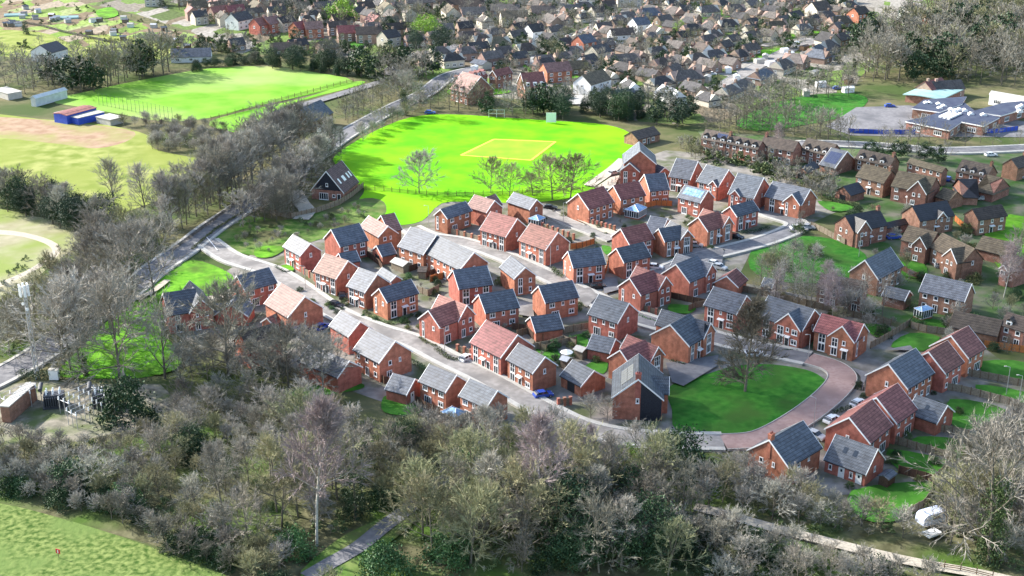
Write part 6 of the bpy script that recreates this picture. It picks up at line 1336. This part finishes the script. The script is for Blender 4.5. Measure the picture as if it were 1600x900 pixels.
GROVES = [
 ('in the belt between meadow and main road', '300,345 340,290 400,250 470,225 480,250 430,280 380,318 330,350', 'tall tall round dark', 38, 12, 17, 2.4),
 ('in the roadside belt left of the barn', '255,350 300,310 340,300 330,345 295,378 250,375', 'tall round dark olive', 17, 10, 15, 2.8),
 ('in the hedge above the stubble field', '-10,330 -10,312 60,318 130,348 180,368 160,378 110,362 50,345', 'pine holm dark pine round tall', 19, 8, 12, 3.2),
 ('in front of the stubble field', '130,382 190,374 260,375 290,390 240,425 190,462 150,450 120,410', 'round dark round olive oak scrub', 24, 6, 11, 3.0),
 ('left of the road below the stubble field', '-10,520 60,470 110,440 170,455 110,508 60,548 -10,580', 'dark round scrub round dark olive', 20, 6, 11, 3.2),
 ('on the verge beside the main road', '40,580 105,530 175,480 215,480 160,535 110,585', 'round dark round vase', 10, 11, 16, 4),
 ('on the rough verge by the estate entrance', '350,385 380,350 430,352 520,338 572,322 585,338 536,356 470,372 420,398', 'scrub olivescrub bush scrub', 44, .9, 2.4, 1.9),
 ('on the cricket side of the main road', '560,214 600,192 640,172 668,158 672,164 640,182 600,204 566,222', 'round scrub olive scrub', 16, 3, 8, 2.8),
 ('beside the barn drive', '370,345 420,320 450,310 470,330 440,345 400,352 370,365', 'round tall dark', 11, 8, 12, 2.8),
 ('between the barn and the main road', '385,332 430,298 480,262 525,232 535,242 500,285 460,312 410,345', 'round tall dark tall', 24, 8, 13, 2.7),
 ('in the thicket below the grey barns', '225,212 300,206 370,220 385,240 300,246 232,236', 'scrub darkscrub scrub', 34, 4, 6, 2.3),
 ('below the blue container', '185,192 250,192 330,200 400,215 380,222 300,208 200,202', 'scrub darkscrub olivescrub', 20, 2.5, 4.5, 2.8),
 ('behind the playing pitch', '100,142 150,128 200,112 262,100 268,112 200,130 140,145', 'olive olive round olive holm round', 34, 11, 17, 3.4, 1.0, None, 1),
 ('at the left end of the pitch trees', '-10,130 60,118 110,125 100,148 40,148 -10,150', 'dark holm round round', 16, 8, 13, 4.0, 1.0, None, 1),
 ('along the top of the playing pitch', '300,100 400,90 410,103 330,108 290,115', 'holm evershrub darkscrub', 16, 3.5, 6, 3.0),
 ('at the right end of the pitch', '410,100 500,104 580,116 585,126 500,115 410,106', 'pine conifer holm pine', 17, 7, 11, 3.0),
 ('along the main road past the pitch', '440,226 490,204 540,180 600,152 640,132 645,150 590,172 540,198 480,238', 'round dark olive tall round', 40, 5.5, 10, 2.6, 1.0, None, 1),
 ('along the upper edge of the cricket field', '640,168 700,160 760,166 830,172 880,178 870,186 800,184 740,180 690,176', 'round dark holm olive round', 22, 8, 12, 3.2, 1.0, None, 1),
 ('right of the cricket sight screen', '850,166 920,168 1000,176 1010,188 940,190 870,186', 'pine holm pine conifer holm', 17, 8, 12, 3.4),
 ('behind the evergreen screen', '1000,172 1070,170 1090,195 1040,205 1010,195', 'pine dark holm round', 9, 8, 11, 3.2, 1.0, None, 1),
 ('by the dormered terrace', '560,120 620,105 690,112 700,140 660,150 600,135', 'round dark olive holm', 22, 8, 13, 3.4, 1.0, None, 1),
 ('on the slope above the top estate row', '1060,232 1110,222 1180,240 1240,262 1300,285 1300,315 1240,300 1170,262 1090,255', 'scrub olivescrub scrub scrub round darkscrub bush', 80, 2.5, 6.5, 2.2, 1.0, None, 1),
 ('behind the old brick terrace', '1090,205 1160,185 1250,200 1320,215 1330,228 1240,215 1160,208', 'dark round dark', 34, 7, 12, 3.4, 1.0, None, 1),
 ('between the old brick houses', '1310,245 1350,240 1420,232 1440,245 1500,245 1480,255 1400,262', 'round dark holm', 12, 5, 9, 4, 1.0, None, 1),
 ('in front of the school', '1330,222 1420,218 1520,222 1600,220 1600,228 1400,230', 'round round dark scrub', 13, 5, 9, 4, 1.0, None, 1),
 ('on the school field edge', '1150,175 1200,155 1260,142 1330,140 1330,150 1260,158 1180,190', 'dark round', 24, 7, 12, 3.4, 1.0, None, 1),
 ('in the wood above the school', '1340,128 1340,85 1380,60 1480,55 1620,62 1620,140 1540,135 1440,128', 'tall round olive tall dark round holm', 150, 11, 18, 3.6, 1.0, None, 1),
 ('in the wood at the top right corner', '1380,50 1420,20 1500,5 1620,0 1620,60 1500,56', 'olive holm round tall olive', 90, 9, 15, 5, 1.0, None, 1),
 ('in the birch clump on the lawn', '1195,425 1240,418 1285,432 1280,460 1240,462 1200,450', 'thin thin olive thin', 10, 7, 10, 2.8),
 ('in the row behind the low fence', '1180,470 1260,478 1340,490 1390,500 1385,508 1300,500 1200,485', 'thin birch thin scrub', 14, 8, 12, 2.8),
 ('in the left part of the wood', '-20,735 100,735 180,735 215,690 300,690 300,770 240,800 120,775 -20,762', 'dark scrub olive scrub darkscrub round scrub olivescrub', 34, 3.5, 8, 2.6),
 ('in the wood below the leftmost houses', '265,640 330,610 420,618 520,640 590,665 560,700 420,700 300,690', 'round scrub dark scrub olivescrub oak scrub round', 36, 3.5, 8, 2.9),
 ('in the wood around the birch', '300,715 420,705 540,710 610,730 600,800 500,830 420,850 340,880 290,800', 'dark tall scrub evershrub olive olive tall scrub', 34, 5, 13, 3.0),
 ('in the wood right of the path', '660,800 700,750 780,715 810,745 805,860 720,890 650,890', 'olive tall olive scrub laurel dark oakolive', 32, 4, 13, 2.9),
 ('in the wood behind the birch path', '560,700 640,690 720,700 700,725 640,780 600,800 570,740', 'round dark scrub olive evershrub olive', 18, 4, 9, 2.9),
 ('in the wood below the estate road', '790,705 850,700 960,712 1040,725 1020,775 900,775 810,750', 'olive birch round olive scrub round', 20, 5, 9, 3.0),
 ('in the middle of the wood', '800,770 900,780 1040,785 1100,825 1100,900 800,900', 'dark tall scrub olive evershrub olive holm round', 42, 5, 14, 3.0),
 ('beside the gravel track', '1085,765 1160,750 1240,785 1300,808 1420,842 1300,830 1200,812 1100,792', 'round olive scrub olive scrub', 22, 4.5, 8, 3.0),
 ('below the gravel track', '1110,835 1240,865 1400,898 1460,920 1100,920', 'olive dark scrub evershrub scrub round', 30, 3.5, 7.5, 2.7),
 ('in the lower right corner wood', '1480,810 1510,750 1570,710 1620,700 1620,900 1540,870 1460,850', 'dark round olive scrub oak', 24, 7, 12, 3.2),
 ('by the tussocky field at the bottom', '240,860 300,870 360,900 420,930 520,925 480,880 380,860 300,820', 'scrub darkscrub olivescrub evershrub', 32, 3, 6, 2.2),
 ('along the hem of the tussocky field', '-20,765 60,780 150,805 230,838 250,850 220,800 120,770 20,745', 'darkscrub scrub evershrub scrub', 34, 3, 5.5, 2.2),
 ('in front of the substation', '0,688 60,690 130,700 190,690 210,705 130,722 20,722', 'scrub olivescrub darkscrub', 16, 2.5, 5, 2.6),
 ('at the left edge by the substation', '-20,705 30,715 70,725 50,740 -20,735', 'olivescrub scrub', 8, 3, 5, 2.6),
 ('beside the leftmost houses', '270,600 300,560 360,565 440,575 520,565 540,575 520,600 400,600', 'round dark round scrub dark scrub', 22, 5, 9.5, 2.8),
 ('beside the single garage', '650,668 720,672 800,668 830,684 780,692 700,700', 'scrub round darkscrub', 11, 3, 6.5, 2.8),
 ('in front of the dark-boarded house', '880,655 940,650 1010,690 980,700 900,690', 'scrub round scrub', 11, 4, 6.5, 2.2),
]
for i, g_ in enumerate(GROVES): grove(*g_[:9], seed=i + 1, stuff='far_trees' if len(g_) > 9 else None)
for i, g_ in enumerate([('a', '250,70 330,62 420,60 560,75 600,100 480,95 380,88 300,90', 'round bush scrub holm olive scrub bush', 90, 2, 8, 3),
  ('b', '220,0 640,0 860,0 860,60 640,75 560,60 330,44', 'round olive round scrub bush round round holm', 340, 4, 10, 4.5), ('c', '860,0 1330,0 1330,50 1100,120 900,130 830,60', 'round bush olive round scrub round scrub holm', 480, 2, 8, 4),
  ('d', '700,70 860,70 1060,130 1180,150 1080,170 900,155 760,120', 'round bush olive scrub scrub holm', 170, 1.5, 7, 3.5), ('e', '0,5 160,5 320,60 260,80 100,62 0,40', 'bush scrub bush', 90, .8, 2.2, 4), ('f', '1130,170 1340,70 1350,130 1250,140 1180,180', 'bush round scrub dark', 60, 1.5, 6, 3.5),
  ('g', '-20,62 120,75 230,92 280,100 100,124 -20,124', 'round bush dark olive', 34, 3, 8, 5)]): grove(*g_, seed=101 + i, stuff='far_trees')
for i, (p_, n_) in enumerate((('-20,710 120,690 300,660 480,655 600,690 600,800 430,870 330,880 230,840 120,790 -20,765', 260), ('600,700 760,690 960,710 1180,730 1300,790 1420,830 1300,850 1100,800 1080,900 640,900 700,790', 330), ('1100,830 1300,870 1450,905 1100,920', 90), ('1440,800 1500,730 1620,690 1620,900 1560,880', 110), ('-10,420 60,400 130,380 260,380 280,400 170,460 60,545 -10,570', 130))):
    grove('u' + str(i), p_, 'scrub darkscrub bush olivescrub bush', n_, .7, 1.9, 1.5, seed=201 + i, stuff='undergrowth')
build_stuff('undergrowth', 'low tangle of brambles and saplings covering the floor of the woods')
build_stuff('far_trees', 'mass of small bare trees and bushes filling the far gardens, field edges and woods')
grove('in the estate gardens', '430,470 560,420 640,380 760,430 900,470 1000,560 900,600 800,560 640,520', 'bush bush evershrub laurel scrub', 80, .8, 2.0, 2.0, seed=106)
grove('in the upper estate gardens', '700,340 860,330 1000,340 1150,330 1130,420 1000,420 860,400', 'bush scrub bush evershrub', 60, .7, 1.8, 2.0, seed=107)
grove('in the right-hand gardens', '1150,440 1250,330 1420,330 1600,400 1600,560 1400,540 1250,560', 'bush scrub olivescrub evershrub scrub dark', 80, 1.0, 4.5, 2.8, seed=108)
grove('in the bottom right gardens', '1300,600 1440,580 1560,680 1440,760 1320,770', 'bush bush evershrub', 20, .8, 1.8, 3, seed=109)
for wh, L in ITEMS.items(): number_off(L, wh)
# clipped hedges: a run of leafy hedge is one thing
def hedge(reg, s, wd, h, m, label):
    P = [at(*q) for q in pts(s, reg)]; o0 = P[0].copy(); B = MB(); r = random.Random(len(label))
    for a, d in zip(P, P[1:]):
        L = (d - a).length; u = (d - a) / max(L, .01); n = Vector((-u.y, u.x, 0)); k = int(L * (h + wd) * 34)
        for i in range(k):
            t, w_, z = r.uniform(0, L), r.gauss(0, .34) * wd, h * (1 - r.random() ** 2.2) * r.uniform(.85, 1.06)
            c = a - o0 + u * t + n * max(-wd * .55, min(wd * .55, w_)); c.z = max(.03, z); e = Vector((r.uniform(-1, 1), r.uniform(-1, 1), r.uniform(-1, 1))).normalized(); f = e.orthogonal().normalized(); g_ = e.cross(f); s_ = .14 * r.uniform(.6, 1.3)
            v = len(B.v); B.v += [tuple(c - f * s_), tuple(c + g_ * s_ * .7), tuple(c + f * s_), tuple(c - g_ * s_ * .7)]; B.f.append((v, v + 1, v + 2, v + 3))
    o = B.build('hedge', M[m], fixn=False); o.location = o0; return tag(o, label, 'hedge')
HEDGES = [('N3', '165,705 220,745 290,770', .9, .7, 'bush', 'low front hedge below the pink and brown house at the road bend'), ('N3', '290,790 380,860 470,880', 1.3, 1.0, 'bush', 'leafy shrub border along the front estate road'), ('Q2', '705,180 760,215 860,225 960,215', .9, .6, 'bush', 'curved front hedge below the navy house with orange gable'),
    ('Q2', '975,470 1040,510 1065,530', .9, 1.2, 'bush', 'green hedge between the pale roofed house and the pair'), ('Q2', '300,340 420,320 520,315', 1.6, 1.6, 'olivetwig', 'brownish hedge below the silver van'), ('N4', '1020,165 1120,160 1230,130', 1.0, .9, 'evergreen', 'dark hedge by the upper lane corner'), ('N3', '1140,200 1180,240 1220,265', 1.4, 1.2, 'bush', 'shrubby border left of the navy house with tall white bays'),
    ('N5', '40,880 60,840 75,810', 1.0, .9, 'evergreen', 'dark shrub border left of the red gabled house'), ('N4', '270,775 370,810 490,845', .8, .5, 'lawn', 'low green strip hedge below the brick wall with piers'), ('M7', '110,490 250,500 330,490 470,500', 2.2, 1.8, 'evergreen', 'dark evergreen hedge behind the substation'), ('M1', '0,520 120,500 260,470', 2.5, 2.2, 'evergreen', 'dark green hedge at the top of the playing pitch'),
    ('M2', '640,205 760,215 880,225', 2.5, 2.4, 'evergreen', 'clipped dark green hedge in front of the far brick houses'), ('R5', '120,770 180,810 250,800', .9, .6, 'evergreen', 'low dark hedge beside the small pale roofed first house'), ('N3', '0,560 60,575 120,530', .9, .6, 'evergreen', 'dark hedge by the white bayed house on the front road'), ('N2', '780,345 850,370 910,380', .9, .7, 'evergreen', 'low hedge below the red gable by the dark driveway'),
    ('R7', '380,350 480,380 570,390', 1.3, 1.2, 'bush', 'rounded shrub border behind the small bright lawn'), ('Q4', '100,395 160,395 190,400', .7, .5, 'evergreen', 'low dark hedge in front of the grey roofed gable house'), ('M6', '60,165 200,185 320,205 500,255 760,310 900,340', 1.5, 1.0, 'darktwig', 'straggling bare hedge below the allotments'), ('N7', '540,310 600,290 640,280', 1.0, .8, 'evergreen', 'low dark hedge in front of the lower stepped houses'),
    ('P', '300,392 335,362 380,333', .9, .8, 'bush', 'low roadside hedge on the right of the main road'), ('P', '268,395 300,372 340,342 380,312', .7, 1.1, 'darktwig', 'dark roadside hedge on the left of the main road')]
for h_ in HEDGES: hedge(*h_)
